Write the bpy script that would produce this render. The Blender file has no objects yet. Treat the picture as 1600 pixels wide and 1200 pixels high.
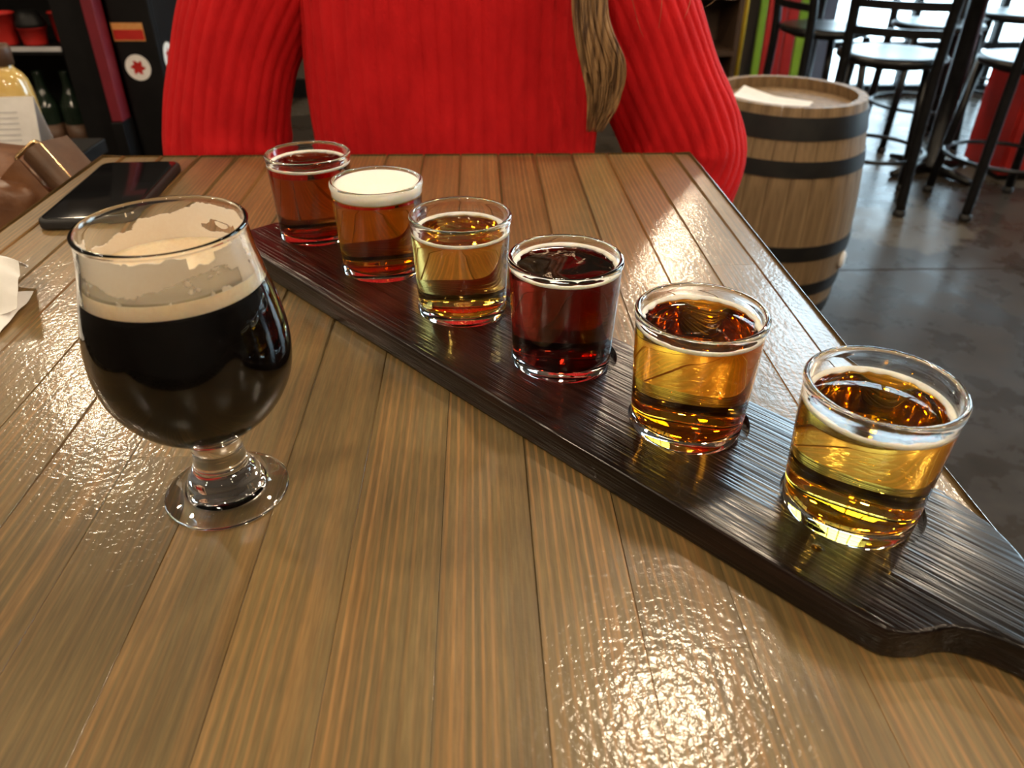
import bpy, bmesh, math, random
from mathutils import Vector, Matrix, noise
random.seed(7)
PI = math.pi
SC = bpy.context.scene
COL = SC.collection
TT = 0.93                       # height of the table top above the floor

# ------------------------------------------------------------------ camera
def make_camera():
    f, pi_, ya, ro = 1197.2, math.radians(32.944), math.radians(2.6045), math.radians(0.4363)
    fw = Vector((math.sin(ya)*math.cos(pi_), math.cos(ya)*math.cos(pi_), -math.sin(pi_)))
    rt = Vector((math.cos(ya), -math.sin(ya), 0)); up = rt.cross(fw)
    r2 = rt*math.cos(ro) + up*math.sin(ro); u2 = up*math.cos(ro) - rt*math.sin(ro)
    cd = bpy.data.cameras.new('camera'); cd.sensor_width = 36; cd.lens = f/1600*36
    cd.clip_start = 0.02
    cd.dof.use_dof = True; cd.dof.focus_distance = 0.47; cd.dof.aperture_fstop = 11
    co = bpy.data.objects.new('camera', cd); COL.objects.link(co)
    m = Matrix((r2, u2, -fw)).transposed().to_4x4(); m.translation = Vector((0, 0, TT+0.28))
    co.matrix_world = m
    SC.camera = co
make_camera()
# ------------------------------------------------------------------ daylight outside, exposure
W = bpy.data.worlds.new('daylight'); SC.world = W; W.use_nodes = True
bg = W.node_tree.nodes['Background']; bg.inputs['Color'].default_value = (0.66, 0.85, 1.0, 1); bg.inputs['Strength'].default_value = 14.0
SC.view_settings.view_transform = 'Standard'; SC.view_settings.look = 'None'
SC.view_settings.exposure = 0.0; SC.view_settings.gamma = 1.0; SC.view_settings.use_curve_mapping = False
LAMP_COL = (1.0, 0.80, 0.56); LAMP_L = 205.0
SC.cycles.max_bounces = 16; SC.cycles.transmission_bounces = 14; SC.cycles.glossy_bounces = 6
SC.cycles.diffuse_bounces = 4; SC.cycles.transparent_max_bounces = 12
SC.cycles.sample_clamp_indirect = 160.0; SC.cycles.sample_clamp_direct = 0.0
SC.cycles.blur_glossy = 0.5

# ------------------------------------------------------------------ materials
MATS = {}
def newmat(name):
    m = bpy.data.materials.new(name); m.use_nodes = True
    nt = m.node_tree; b = nt.nodes['Principled BSDF']
    return m, nt, b
def N(nt, typ, **kw):
    n = nt.nodes.new(typ)
    for k, v in kw.items():
        if k in n.inputs: n.inputs[k].default_value = v
        else: setattr(n, k, v)
    return n
def ramp(nt, stops):
    r = nt.nodes.new('ShaderNodeValToRGB'); cr = r.color_ramp
    while len(cr.elements) < len(stops): cr.elements.new(0.5)
    for e, (p, c) in zip(cr.elements, stops):
        e.position = p; e.color = c if len(c) == 4 else (*c, 1)
    return r
def mixc(nt, fac, a, b, mode='MIX'):
    n = nt.nodes.new('ShaderNodeMix'); n.data_type = 'RGBA'; n.blend_type = mode
    for sock, v in ((n.inputs[0], fac), (n.inputs[6], a), (n.inputs[7], b)):
        if hasattr(v, 'node'): nt.links.new(v, sock)
        elif isinstance(v, (int, float)): sock.default_value = v
        else: sock.default_value = (*v, 1) if len(v) == 3 else v
    return n.outputs[2]
def pm(name, col, rough=0.5, metal=0.0, col2=None, ns=20.0, stretch=(1, 1, 1), bump=0.0, bs=None, coat=0.0, coat_r=0.1,
       sheen=0.0, spec=0.5, lo=0.35, hi=0.65, trans=0.0, ior=1.5, bdist=0.002):
    if name in MATS: return MATS[name]
    m, nt, b = newmat(name)
    b.inputs['Base Color'].default_value = (*col, 1); b.inputs['Roughness'].default_value = rough
    b.inputs['Metallic'].default_value = metal; b.inputs['Coat Weight'].default_value = coat
    b.inputs['Coat Roughness'].default_value = coat_r; b.inputs['Sheen Weight'].default_value = sheen
    b.inputs['Specular IOR Level'].default_value = spec
    b.inputs['Transmission Weight'].default_value = trans; b.inputs['IOR'].default_value = ior
    if col2 or bump:
        tc = N(nt, 'ShaderNodeTexCoord'); mp = N(nt, 'ShaderNodeMapping'); mp.inputs['Scale'].default_value = stretch
        nt.links.new(tc.outputs['Object'], mp.inputs['Vector'])
        n1 = N(nt, 'ShaderNodeTexNoise', Scale=ns, Detail=5.0, Roughness=0.6)
        nt.links.new(mp.outputs[0], n1.inputs['Vector'])
        if col2:
            r = ramp(nt, [(lo, col), (hi, col2)]); nt.links.new(n1.outputs['Fac'], r.inputs[0])
            nt.links.new(r.outputs[0], b.inputs['Base Color'])
        if bump:
            n2 = n1
            if bs:
                n2 = N(nt, 'ShaderNodeTexNoise', Scale=bs, Detail=3.0); nt.links.new(mp.outputs[0], n2.inputs['Vector'])
            bp = N(nt, 'ShaderNodeBump', Strength=bump, Distance=bdist); nt.links.new(n2.outputs['Fac'], bp.inputs['Height'])
            nt.links.new(bp.outputs[0], b.inputs['Normal'])
    MATS[name] = m
    return m
def wood_table():
    m, nt, b = newmat('varnished_plank_wood')
    L = nt.links.new
    tc = N(nt, 'ShaderNodeTexCoord'); oi = N(nt, 'ShaderNodeObjectInfo')
    add = N(nt, 'ShaderNodeVectorMath', operation='MULTIPLY_ADD')
    L(oi.outputs['Random'], add.inputs[0]); add.inputs[1].default_value = (7.3, 3.1, 5.7); L(tc.outputs['Object'], add.inputs[2])
    def noise_(scale, sx, sy, det=4.0, rough=0.55, dist=0.0):
        mp = N(nt, 'ShaderNodeMapping'); mp.inputs['Scale'].default_value = (sx, sy, 1)
        L(add.outputs[0], mp.inputs['Vector'])
        n = N(nt, 'ShaderNodeTexNoise', Scale=scale, Detail=det, Roughness=rough, Distortion=dist); L(mp.outputs[0], n.inputs['Vector'])
        return n.outputs['Fac']
    big = noise_(9.0, 1.0, 0.5, 3.0)
    grain = noise_(260.0, 1.0, 0.012, 3.0, 0.6)
    streak = noise_(120.0, 1.0, 0.012, 2.0, 0.5, 0.15)
    fine = noise_(900.0, 1.0, 0.06, 2.0)
    r1 = ramp(nt, [(0.30, (0.122, 0.084, 0.034)), (0.55, (0.190, 0.131, 0.053)), (0.75, (0.240, 0.164, 0.070))]); L(big, r1.inputs[0])
    c = r1.outputs[0]
    rs = ramp(nt, [(0.55, (0, 0, 0)), (0.68, (1, 1, 1))]); L(streak, rs.inputs[0])
    sm = N(nt, 'ShaderNodeMath', operation='MULTIPLY'); L(rs.outputs[0], sm.inputs[0]); sm.inputs[1].default_value = 0.30
    c = mixc(nt, sm.outputs[0], c, (0.36, 0.175, 0.055))
    mpw = N(nt, 'ShaderNodeMapping'); mpw.inputs['Scale'].default_value = (1, 0.06, 1); L(add.outputs[0], mpw.inputs['Vector'])
    wv = N(nt, 'ShaderNodeTexWave', wave_type='BANDS', bands_direction='X', Scale=66.0, Distortion=8.0, Detail=3.0); wv.inputs['Detail Scale'].default_value = 0.35
    L(mpw.outputs[0], wv.inputs['Vector'])
    rw = ramp(nt, [(0.62, (0, 0, 0)), (0.93, (1, 1, 1))]); L(wv.outputs['Fac'], rw.inputs[0])
    msk = ramp(nt, [(0.40, (0.12, 0.12, 0.12)), (0.62, (0.75, 0.75, 0.75))]); L(noise_(26.0, 1.0, 0.06, 2.0), msk.inputs[0])
    wm = N(nt, 'ShaderNodeMath', operation='MULTIPLY'); L(rw.outputs[0], wm.inputs[0]); L(msk.outputs[0], wm.inputs[1])
    c = mixc(nt, wm.outputs[0], c, (0.37, 0.195, 0.068))
    rg = ramp(nt, [(0.36, (0.82, 0.81, 0.79)), (0.6, (1.05, 1.05, 1.03))]); L(grain, rg.inputs[0])
    c = mixc(nt, 1.0, c, rg.outputs[0], 'MULTIPLY')
    rf = ramp(nt, [(0.35, (0.84, 0.84, 0.84)), (0.65, (1.08, 1.08, 1.08))]); L(fine, rf.inputs[0])
    c = mixc(nt, 1.0, c, rf.outputs[0], 'MULTIPLY')
    vr = N(nt, 'ShaderNodeMapRange'); L(oi.outputs['Random'], vr.inputs[0]); vr.inputs[3].default_value = 0.94; vr.inputs[4].default_value = 1.07
    hsv = N(nt, 'ShaderNodeHueSaturation'); L(vr.outputs[0], hsv.inputs['Value']); L(c, hsv.inputs['Color'])
    L(hsv.outputs[0], b.inputs['Base Color'])
    b.inputs['Roughness'].default_value = 0.42
    b.inputs['Coat Weight'].default_value = 0.72; b.inputs['Coat Roughness'].default_value = 0.14
    # wavy varnish
    nv = N(nt, 'ShaderNodeTexNoise', Scale=260.0, Detail=2.0); L(tc.outputs['Object'], nv.inputs['Vector'])
    nw = N(nt, 'ShaderNodeTexNoise', Scale=34.0, Detail=2.0); L(tc.outputs['Object'], nw.inputs['Vector'])
    a = N(nt, 'ShaderNodeMath', operation='MULTIPLY_ADD'); L(nw.outputs[0], a.inputs[0]); a.inputs[1].default_value = 1.5; L(nv.outputs[0], a.inputs[2])
    bp = N(nt, 'ShaderNodeBump', Strength=0.30, Distance=0.0011); L(a.outputs[0], bp.inputs['Height']); L(bp.outputs[0], b.inputs['Coat Normal'])
    b2 = N(nt, 'ShaderNodeBump', Strength=0.25, Distance=0.0008); L(grain, b2.inputs['Height']); L(b2.outputs[0], b.inputs['Normal'])
    return m
def wood_board():
    m, nt, b = newmat('dark_stained_board_wood'); L = nt.links.new
    tc = N(nt, 'ShaderNodeTexCoord')
    def noise_(scale, sx, sy, sz, det=3.0, dist=0.0):
        mp = N(nt, 'ShaderNodeMapping'); mp.inputs['Scale'].default_value = (sx, sy, sz); L(tc.outputs['Object'], mp.inputs['Vector'])
        n = N(nt, 'ShaderNodeTexNoise', Scale=scale, Detail=det, Distortion=dist); L(mp.outputs[0], n.inputs['Vector']); return n.outputs['Fac']
    big = noise_(14, 0.6, 1, 1); rid = noise_(480, 0.022, 1, 1, 2.0, 0.2); fine = noise_(120, 0.1, 1, 1)
    r = ramp(nt, [(0.32, (0.0045, 0.0024, 0.0020)), (0.58, (0.012, 0.0048, 0.0034)), (0.78, (0.042, 0.013, 0.0062))]); L(big, r.inputs[0])
    rg = ramp(nt, [(0.35, (0.45, 0.42, 0.42)), (0.65, (1.25, 1.2, 1.15))]); L(rid, rg.inputs[0])
    c = mixc(nt, 1.0, r.outputs[0], rg.outputs[0], 'MULTIPLY'); L(c, b.inputs['Base Color'])
    b.inputs['Roughness'].default_value = 0.30; b.inputs['Coat Weight'].default_value = 0.25; b.inputs['Coat Roughness'].default_value = 0.14; b.inputs['Specular IOR Level'].default_value = 0.3
    bp = N(nt, 'ShaderNodeBump', Strength=0.6, Distance=0.0012); L(rid, bp.inputs['Height'])
    L(bp.outputs[0], b.inputs['Normal']); L(bp.outputs[0], b.inputs['Coat Normal'])
    return m
def glassmat(name, col, ior):
    m, nt, b = newmat(name); b.inputs['Base Color'].default_value = (*col, 1)
    b.inputs['Roughness'].default_value = 0.0; b.inputs['Transmission Weight'].default_value = 1.0; b.inputs['IOR'].default_value = ior
    return m
def beer_top(name, col, foam_amount, seed):
    m = glassmat(name, col, 1.33)
    if foam_amount <= 0: return m
    nt = m.node_tree; b = nt.nodes['Principled BSDF']; L = nt.links.new
    tc = N(nt, 'ShaderNodeTexCoord'); mp = N(nt, 'ShaderNodeMapping'); mp.inputs['Location'].default_value = (seed, seed*0.7, 0); L(tc.outputs['Object'], mp.inputs['Vector'])
    n = N(nt, 'ShaderNodeTexNoise', Scale=70.0, Detail=6.0, Roughness=0.65, Distortion=1.2); L(mp.outputs[0], n.inputs['Vector'])
    t = 0.72 - 0.25*foam_amount
    r = ramp(nt, [(t, (0, 0, 0)), (min(t+0.10, 1), (0.75, 0.75, 0.75))]); L(n.outputs['Fac'], r.inputs[0])
    d = N(nt, 'ShaderNodeBsdfDiffuse'); d.inputs['Color'].default_value = (0.62, 0.45, 0.34, 1)
    mx = N(nt, 'ShaderNodeMixShader'); L(r.outputs[0], mx.inputs[0]); L(b.outputs[0], mx.inputs[1]); L(d.outputs[0], mx.inputs[2])
    L(mx.outputs[0], nt.nodes['Material Output'].inputs['Surface'])
    return m
def emis(name, col, s):
    m, nt, b = newmat(name); b.inputs['Base Color'].default_value = (*col, 1)
    b.inputs['Emission Color'].default_value = (*col, 1); b.inputs['Emission Strength'].default_value = s
    return m
def panemat():
    m, nt, b = newmat('window_pane_glass'); L = nt.links.new
    t = N(nt, 'ShaderNodeBsdfTransparent'); t.inputs[0].default_value = (0.94, 0.97, 0.97, 1)
    g = N(nt, 'ShaderNodeBsdfGlossy'); g.inputs['Roughness'].default_value = 0.02
    fr = N(nt, 'ShaderNodeFresnel'); fr.inputs[0].default_value = 1.45
    mx = N(nt, 'ShaderNodeMixShader'); L(fr.outputs[0], mx.inputs[0]); L(t.outputs[0], mx.inputs[1]); L(g.outputs[0], mx.inputs[2])
    L(mx.outputs[0], nt.nodes['Material Output'].inputs['Surface']); return m
def concrete():
    m, nt, b = newmat('polished_concrete'); L = nt.links.new
    tc = N(nt, 'ShaderNodeTexCoord')
    n1 = N(nt, 'ShaderNodeTexNoise', Scale=0.75, Detail=6.0, Roughness=0.5, Distortion=0.5); L(tc.outputs['Object'], n1.inputs['Vector'])
    n2 = N(nt, 'ShaderNodeTexNoise', Scale=6.0, Detail=6.0, Roughness=0.6); L(tc.outputs['Object'], n2.inputs['Vector'])
    r = ramp(nt, [(0.3, (0.034, 0.027, 0.020)), (0.7, (0.070, 0.056, 0.042))]); L(n2.outputs[0], r.inputs[0])
    p = ramp(nt, [(0.575, (0, 0, 0)), (0.585, (1, 1, 1))]); L(n1.outputs[0], p.inputs[0])
    k = N(nt, 'ShaderNodeMath', operation='MULTIPLY'); L(p.outputs[0], k.inputs[0]); k.inputs[1].default_value = 0.55
    c = mixc(nt, k.outputs[0], r.outputs[0], (0.20, 0.17, 0.13)); L(c, b.inputs['Base Color'])
    rr = ramp(nt, [(0.3, (0.20, 0.20, 0.20)), (0.7, (0.38, 0.38, 0.38))]); L(n2.outputs[0], rr.inputs[0]); L(rr.outputs[0], b.inputs['Roughness']); b.inputs['Specular IOR Level'].default_value = 0.10
    return m
M_TABLE = wood_table(); M_BOARD = wood_board(); M_GLASS = glassmat('clear_glass', (0.985, 0.995, 0.985), 1.5)
M_FLOOR = concrete(); M_PANE = panemat()
M_JOINT = pm('dark_joint', (0.03, 0.026, 0.022), 0.9, col2=(0.05, 0.045, 0.04), ns=30)
M_WALL = pm('dark_painted_wall', (0.060, 0.046, 0.036), 0.8, col2=(0.085, 0.066, 0.05), ns=4, bump=0.1, bs=60)
M_CEIL = pm('dark_ceiling', (0.05, 0.042, 0.035), 0.9, col2=(0.075, 0.06, 0.05), ns=3)
M_BLK = pm('black_metal', (0.004, 0.004, 0.005), 0.32, 0.0, col2=(0.008, 0.008, 0.009), ns=40, bump=0.05, bs=200, spec=0.4)
M_BLKP = pm('black_paint', (0.0035, 0.0035, 0.004), 0.5, col2=(0.007, 0.0065, 0.007), ns=15, bump=0.05, bs=90, spec=0.25)
M_FOAM = pm('beer_foam', (0.86, 0.80, 0.70), 0.9, col2=(0.92, 0.88, 0.80), ns=900, bump=0.25, bs=1500, bdist=0.0004)
M_FOAM2 = pm('thick_white_foam', (0.92, 0.88, 0.78), 0.9, col2=(0.95, 0.92, 0.84), ns=700, bump=0.12, bs=1600, bdist=0.0003)
M_TANF = pm('tan_stout_foam', (0.84, 0.68, 0.47), 0.9, col2=(0.90, 0.76, 0.55), ns=500, bump=0.2, bs=1400, bdist=0.0004)
for mm_, rd in ((M_FOAM, 0.003), (M_FOAM2, 0.004), (M_TANF, 0.006)):
    bb_ = mm_.node_tree.nodes['Principled BSDF']; bb_.inputs['Subsurface Weight'].default_value = 1.0; bb_.inputs['Subsurface Radius'].default_value = (1.0, 0.85, 0.65); bb_.inputs['Subsurface Scale'].default_value = rd
M_LACE = pm('foam_lacing', (0.90, 0.81, 0.70), 0.9, col2=(0.94, 0.87, 0.77), ns=600, bump=0.2, bs=1500, bdist=0.0003)
def lace():
    m = M_LACE; nt = m.node_tree; b = nt.nodes['Principled BSDF']; t = N(nt, 'ShaderNodeBsdfTranslucent'); t.inputs[0].default_value = (0.94, 0.87, 0.76, 1)
    mx = N(nt, 'ShaderNodeMixShader'); mx.inputs[0].default_value = 0.45; nt.links.new(b.outputs[0], mx.inputs[1]); nt.links.new(t.outputs[0], mx.inputs[2])
    nt.links.new(mx.outputs[0], nt.nodes['Material Output'].inputs['Surface'])
lace()
M_STOUT = pm('stout_beer', (0.0025, 0.0018, 0.0018), 0.4, col2=(0.004, 0.0028, 0.0024), ns=50, spec=0.03)
M_SWEAT = pm('red_knit_wool', (0.50, 0.006, 0.010), 0.85, col2=(0.62, 0.010, 0.014), ns=35, stretch=(1, 1, 0.5), bump=0.5, bs=420, sheen=0.25, spec=0.2, bdist=0.003)
MATS['red_knit_wool'].node_tree.nodes['Principled BSDF'].inputs['Sheen Tint'].default_value = (1, 0.10, 0.08, 1)
M_SKIN = pm('skin', (0.60, 0.36, 0.26), 0.5, col2=(0.66, 0.40, 0.30), ns=25)
M_HAIR = pm('light_brown_hair', (0.075, 0.036, 0.015), 0.42, col2=(0.40, 0.235, 0.105), ns=60, stretch=(3, 3, 0.10), lo=0.38, hi=0.62, spec=0.6)
M_JEAN = pm('dark_denim', (0.02, 0.026, 0.045), 0.85, col2=(0.03, 0.038, 0.06), ns=120, bump=0.2, bs=600)
M_BARW = pm('barrel_oak', (0.16, 0.100, 0.048), 0.6, col2=(0.31, 0.205, 0.105), ns=26, stretch=(2.0, 2.0, 0.12), bump=0.15, bs=90)
M_HOOP = pm('barrel_hoop_steel', (0.009, 0.009, 0.010), 0.5, 0.3, col2=(0.018, 0.017, 0.016), ns=18)
M_LEATH = pm('tan_leather', (0.110, 0.042, 0.016), 0.42, col2=(0.20, 0.085, 0.035), ns=22, bump=0.35, bs=170, bdist=0.0015)
M_STRAP = pm('brown_strap_leather', (0.075, 0.036, 0.018), 0.5, col2=(0.11, 0.055, 0.028), ns=40, bump=0.2, bs=300)
M_BRASS = pm('brass', (0.80, 0.52, 0.26), 0.22, 1.0, col2=(0.86, 0.60, 0.32), ns=60)
M_PAPER = pm('white_paper', (0.80, 0.79, 0.77), 0.8, col2=(0.86, 0.85, 0.83), ns=60, bump=0.1, bs=300)
M_PHONE = pm('phone_black_glass', (0.006, 0.006, 0.007), 0.08, col2=(0.008, 0.008, 0.009), ns=10)
M_RUBB = pm('black_rubber', (0.010, 0.010, 0.011), 0.6, col2=(0.016, 0.016, 0.017), ns=80)
M_RED = pm('red_paint', (0.42, 0.016, 0.012), 0.45, col2=(0.52, 0.022, 0.016), ns=12)
M_DRED = pm('dark_red_paint', (0.15, 0.008, 0.018), 0.55, col2=(0.20, 0.010, 0.022), ns=12)
M_GREEN = pm('lime_green_paint', (0.22, 0.40, 0.02), 0.5, col2=(0.28, 0.47, 0.03), ns=12)
M_YEL = pm('yellow_paint', (0.62, 0.38, 0.02), 0.5, col2=(0.70, 0.45, 0.03), ns=12)
M_GREY = pm('pale_grey_paint', (0.42, 0.42, 0.44), 0.5, col2=(0.5, 0.5, 0.52), ns=12)
M_SLATE = pm('slate_blue_paint', (0.10, 0.12, 0.17), 0.5, col2=(0.13, 0.15, 0.21), ns=12)
M_DWOOD = pm('dark_brown_wood', (0.045, 0.024, 0.012), 0.5, col2=(0.085, 0.046, 0.024), ns=20, stretch=(1, 6, 6), bump=0.15, bs=80)
M_ORANGE = pm('orange_print', (0.62, 0.25, 0.06), 0.5, col2=(0.66, 0.34, 0.12), ns=60)
M_DGLASS = pm('dark_bottle_glass', (0.010, 0.018, 0.012), 0.06, col2=(0.014, 0.024, 0.016), ns=20)
M_GOLD = pm('golden_syrup', (0.62, 0.40, 0.11), 0.15, col2=(0.70, 0.48, 0.16), ns=30, coat=1.0, coat_r=0.03)
M_GRND = pm('pale_pavement', (0.55, 0.55, 0.54), 0.9, col2=(0.62, 0.62, 0.6), ns=3)
M_STEEL = pm('brushed_steel', (0.5, 0.5, 0.5), 0.3, 1.0, col2=(0.6, 0.6, 0.6), ns=60)

# ------------------------------------------------------------------ builders
def link(name, me, mat=None, parent=None, smooth=False):
    if mat: 
        for mm in (mat if isinstance(mat, (list, tuple)) else [mat]): me.materials.append(mm)
    if smooth:
        for p in me.polygons: p.use_smooth = True
    o = bpy.data.objects.new(name, me); COL.objects.link(o)
    if parent: o.parent = parent
    return o
def mesh(name, v, f, mat=None, parent=None, smooth=False):
    me = bpy.data.meshes.new(name); me.from_pydata(v, [], f); me.update()
    return link(name, me, mat, parent, smooth)
def empty(name, loc=(0, 0, 0), rz=0.0):
    o = bpy.data.objects.new(name, None); COL.objects.link(o); o.location = loc; o.rotation_euler = (0, 0, rz); o.empty_display_size = 0.05
    return o
def tag(o, label, cat, group=None, kind=None):
    o['label'] = label; o['category'] = cat
    if group: o['group'] = group
    if kind: o['kind'] = kind
    return o
def struct(o): o['kind'] = 'structure'; return o
def copy_tree(o, parent=None):
    c = o.copy(); COL.objects.link(c); c.parent = parent
    for ch in list(o.children): copy_tree(ch, c)
    return c
def boxbm(bm, x0, x1, y0, y1, z0, z1):
    m = Matrix.Translation(((x0+x1)/2, (y0+y1)/2, (z0+z1)/2)) @ Matrix.Diagonal((x1-x0, y1-y0, z1-z0, 1))
    return bmesh.ops.create_cube(bm, size=1, matrix=m)['verts']
def box(name, x0, x1, y0, y1, z0, z1, mat, parent=None, bev=0.0, seg=2):
    bm = bmesh.new(); boxbm(bm, x0, x1, y0, y1, z0, z1)
    if bev: bmesh.ops.bevel(bm, geom=bm.edges[:], offset=bev, segments=seg, affect='EDGES', profile=0.5)
    me = bpy.data.meshes.new(name); bm.to_mesh(me); bm.free()
    return link(name, me, mat, parent)
def boxes(name, lst, mat, parent=None):
    bm = bmesh.new()
    for b in lst: boxbm(bm, *b)
    me = bpy.data.meshes.new(name); bm.to_mesh(me); bm.free()
    return link(name, me, mat, parent)
def lathe_data(prof, seg=64, close=False):
    """prof: list of (r,z); normals outward when z rises on the outside"""
    v, f, rings = [], [], []
    for r, z in prof:
        if r < 1e-7: rings.append([len(v)]); v.append((0, 0, z))
        else:
            rings.append(list(range(len(v), len(v)+seg)))
            v += [(r*math.cos(2*PI*i/seg), r*math.sin(2*PI*i/seg), z) for i in range(seg)]
    n = len(rings)
    for a, b in [(k, k+1) for k in range(n-1)] + ([(n-1, 0)] if close else []):
        A, B = rings[a], rings[b]
        for i in range(seg):
            j = (i+1) % seg
            if len(A) == 1 and len(B) == 1: continue
            if len(A) == 1: f.append((A[0], B[j], B[i]))
            elif len(B) == 1: f.append((A[i], A[j], B[0]))
            else: f.append((A[i], A[j], B[j], B[i]))
    return v, f
def lathe(name, prof, mat, parent=None, seg=64, close=False, smooth=True):
    v, f = lathe_data(prof, seg, close)
    return mesh(name, v, f, mat, parent, smooth)
def smoothprof(pts, sub=4):
    """Catmull-Rom through the profile points"""
    out = []
    for i in range(len(pts)-1):
        p0 = pts[max(i-1, 0)]; p1 = pts[i]; p2 = pts[i+1]; p3 = pts[min(i+2, len(pts)-1)]
        for k in range(sub):
            t = k/sub
            out.append(tuple(0.5*((2*p1[j]) + (-p0[j]+p2[j])*t + (2*p0[j]-5*p1[j]+4*p2[j]-p3[j])*t*t + (-p0[j]+3*p1[j]-3*p2[j]+p3[j])*t**3) for j in range(len(p1))))
    out.append(tuple(pts[-1])); return out
def frames(path):
    T = []
    for i in range(len(path)):
        a = path[max(i-1, 0)]; b = path[min(i+1, len(path)-1)]; T.append((b-a).normalized())
    up = Vector((0, 0, 1)) if abs(T[0].z) < 0.9 else Vector((0, 1, 0))
    nrm = (up - T[0]*up.dot(T[0])).normalized(); out = []
    for t in T:
        nrm = (nrm - t*nrm.dot(t)).normalized(); out.append((t, nrm, t.cross(nrm)))
    return out
def tube_data(path, rad, seg=10, caps=True, closed=False, fn=None):
    path = [Vector(p) for p in path]; n = len(path)
    if not hasattr(rad, '__len__'): rad = [rad]*n
    v, f = [], []; fr = frames(path)
    if closed:
        fr = []; c = sum(path, Vector())/n
        for i in range(n):
            t = (path[(i+1) % n]-path[i-1]).normalized(); o = (path[i]-c).normalized(); o = (o-t*o.dot(t)).normalized(); fr.append((t, o, t.cross(o)))
    for i in range(n):
        t, a, b = fr[i]
        for k in range(seg):
            th = 2*PI*k/seg; r = rad[i]*(fn(th, i) if fn else 1)
            v.append(tuple(path[i]+a*(r*math.cos(th))+b*(r*math.sin(th))))
    for i in range(n if closed else n-1):
        for k in range(seg):
            A = i*seg; B = ((i+1) % n)*seg; k2 = (k+1) % seg
            f.append((A+k, A+k2, B+k2, B+k))
    if caps and not closed:
        f.append(tuple(range(seg))[::-1]); f.append(tuple((n-1)*seg+k for k in range(seg)))
    return v, f
def tube(name, path, rad, mat, parent=None, seg=10, **kw):
    v, f = tube_data(path, rad, seg, **kw); return mesh(name, v, f, mat, parent, True)
def joinmesh(parts):
    V, F = [], []
    for v, f in parts:
        o = len(V); V += v; F += [tuple(i+o for i in q) for q in f]
    return V, F
def circle(r, z, n=40, cx=0, cy=0): return [(cx+r*math.cos(2*PI*i/n), cy+r*math.sin(2*PI*i/n), z) for i in range(n)]
def evalmesh(o, name):
    dg = bpy.context.evaluated_depsgraph_get(); dg.update()
    return bpy.data.meshes.new_from_object(o.evaluated_get(dg))
def autosmooth(me, ang=35):
    for p in me.polygons: p.use_smooth = True
    try: me.set_sharp_from_angle(angle=math.radians(ang))
    except Exception: pass

# ================================================================== THE ROOM
RX0, RX1, RY0, RY1, RZ = -3.4, 6.2, -3.2, 5.5, 4.9
floor = struct(box('floor', RX0, RX1, RY0, RY1, -0.12, -0.012, M_JOINT))
jx = [RX0, -1.35, 0.55, 2.95, RX1]; jy = [RY0, -1.2, 0.75, 2.62, 4.45, RY1]
for i in range(len(jx)-1):
    for j in range(len(jy)-1):
        box('slab', jx[i]+0.003, jx[i+1]-0.003, jy[j]+0.003, jy[j+1]-0.003, -0.0115, 0.0, M_FLOOR, floor, 0.002, 1)
struct(box('ceiling', RX0, RX1, RY0, RY1, RZ, RZ+0.1, M_CEIL))
struct(box('wall_left', RX0-0.12, RX0, RY0, RY1, -0.12, RZ, M_WALL))
struct(box('wall_near', RX0-0.12, RX1+0.12, RY0-0.12, RY0, -0.12, RZ, M_WALL))
# far wall with a tall glazed opening
WX0, WX1, WZ0, WZ1 = 2.36, 5.92, 0.03, 4.55
struct(boxes('wall_far', [(RX0-0.12, WX0, RY1, RY1+0.15, -0.12, RZ), (WX1, RX1+0.12, RY1, RY1+0.15, -0.12, RZ),
                          (WX0, WX1, RY1, RY1+0.15, -0.12, WZ0), (WX0, WX1, RY1, RY1+0.15, WZ1, RZ)], M_WALL))
SY0, SY1, SZ0, SZ1 = 3.2, 5.2, 0.5, 4.3
struct(boxes('wall_right', [(RX1, RX1+0.15, RY0-0.12, SY0, -0.12, RZ), (RX1, RX1+0.15, SY1, RY1+0.15, -0.12, RZ),
                            (RX1, RX1+0.15, SY0, SY1, -0.12, SZ0), (RX1, RX1+0.15, SY0, SY1, SZ1, RZ)], M_WALL))
def glazing(name, along, fixed, a0, a1, z0, z1, na, zs):
    e = struct(empty(name, (0, 0, 0)))
    def bb(n, A0, A1, B0, B1, d0, d1, mat, bev=0.004):
        if along == 'x': return box(n, A0, A1, fixed+d0, fixed+d1, B0, B1, mat, e, bev, 1)
        return box(n, fixed+d0, fixed+d1, A0, A1, B0, B1, mat, e, bev, 1)
    t = 0.035
    bb('window_frame', a0, a0+t, z0, z1, 0.02, 0.10, M_BLKP); bb('window_frame', a1-t, a1, z0, z1, 0.02, 0.10, M_BLKP)
    bb('window_frame', a0, a1, z0, z0+t, 0.02, 0.10, M_BLKP); bb('window_frame', a0, a1, z1-t, z1, 0.02, 0.10, M_BLKP)
    st = (a1-a0)/na; zz = [z0]+zs+[z1]
    for i in range(1, na): bb('mullion', a0+i*st-0.022, a0+i*st+0.022, z0+t, z1-t, 0.03, 0.09, M_BLKP)
    for z in zs:
        for i in range(na): bb('transom', a0+i*st+0.022, a0+(i+1)*st-0.022, z-0.022, z+0.022, 0.035, 0.085, M_BLKP)
    for i in range(na):
        for k in range(len(zz)-1): bb('pane', a0+i*st+0.012, a0+(i+1)*st-0.012, zz[k]+0.012, zz[k+1]-0.012, 0.057, 0.063, M_PANE, 0)
    return e
glazing('window_1', 'x', RY1, WX0, WX1, WZ0, WZ1, 6, [0.32, 1.15, 2.25, 3.35])
glazing('window_2', 'y', RX1, SY0, SY1, SZ0, SZ1, 3, [1.6, 2.7])
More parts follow.
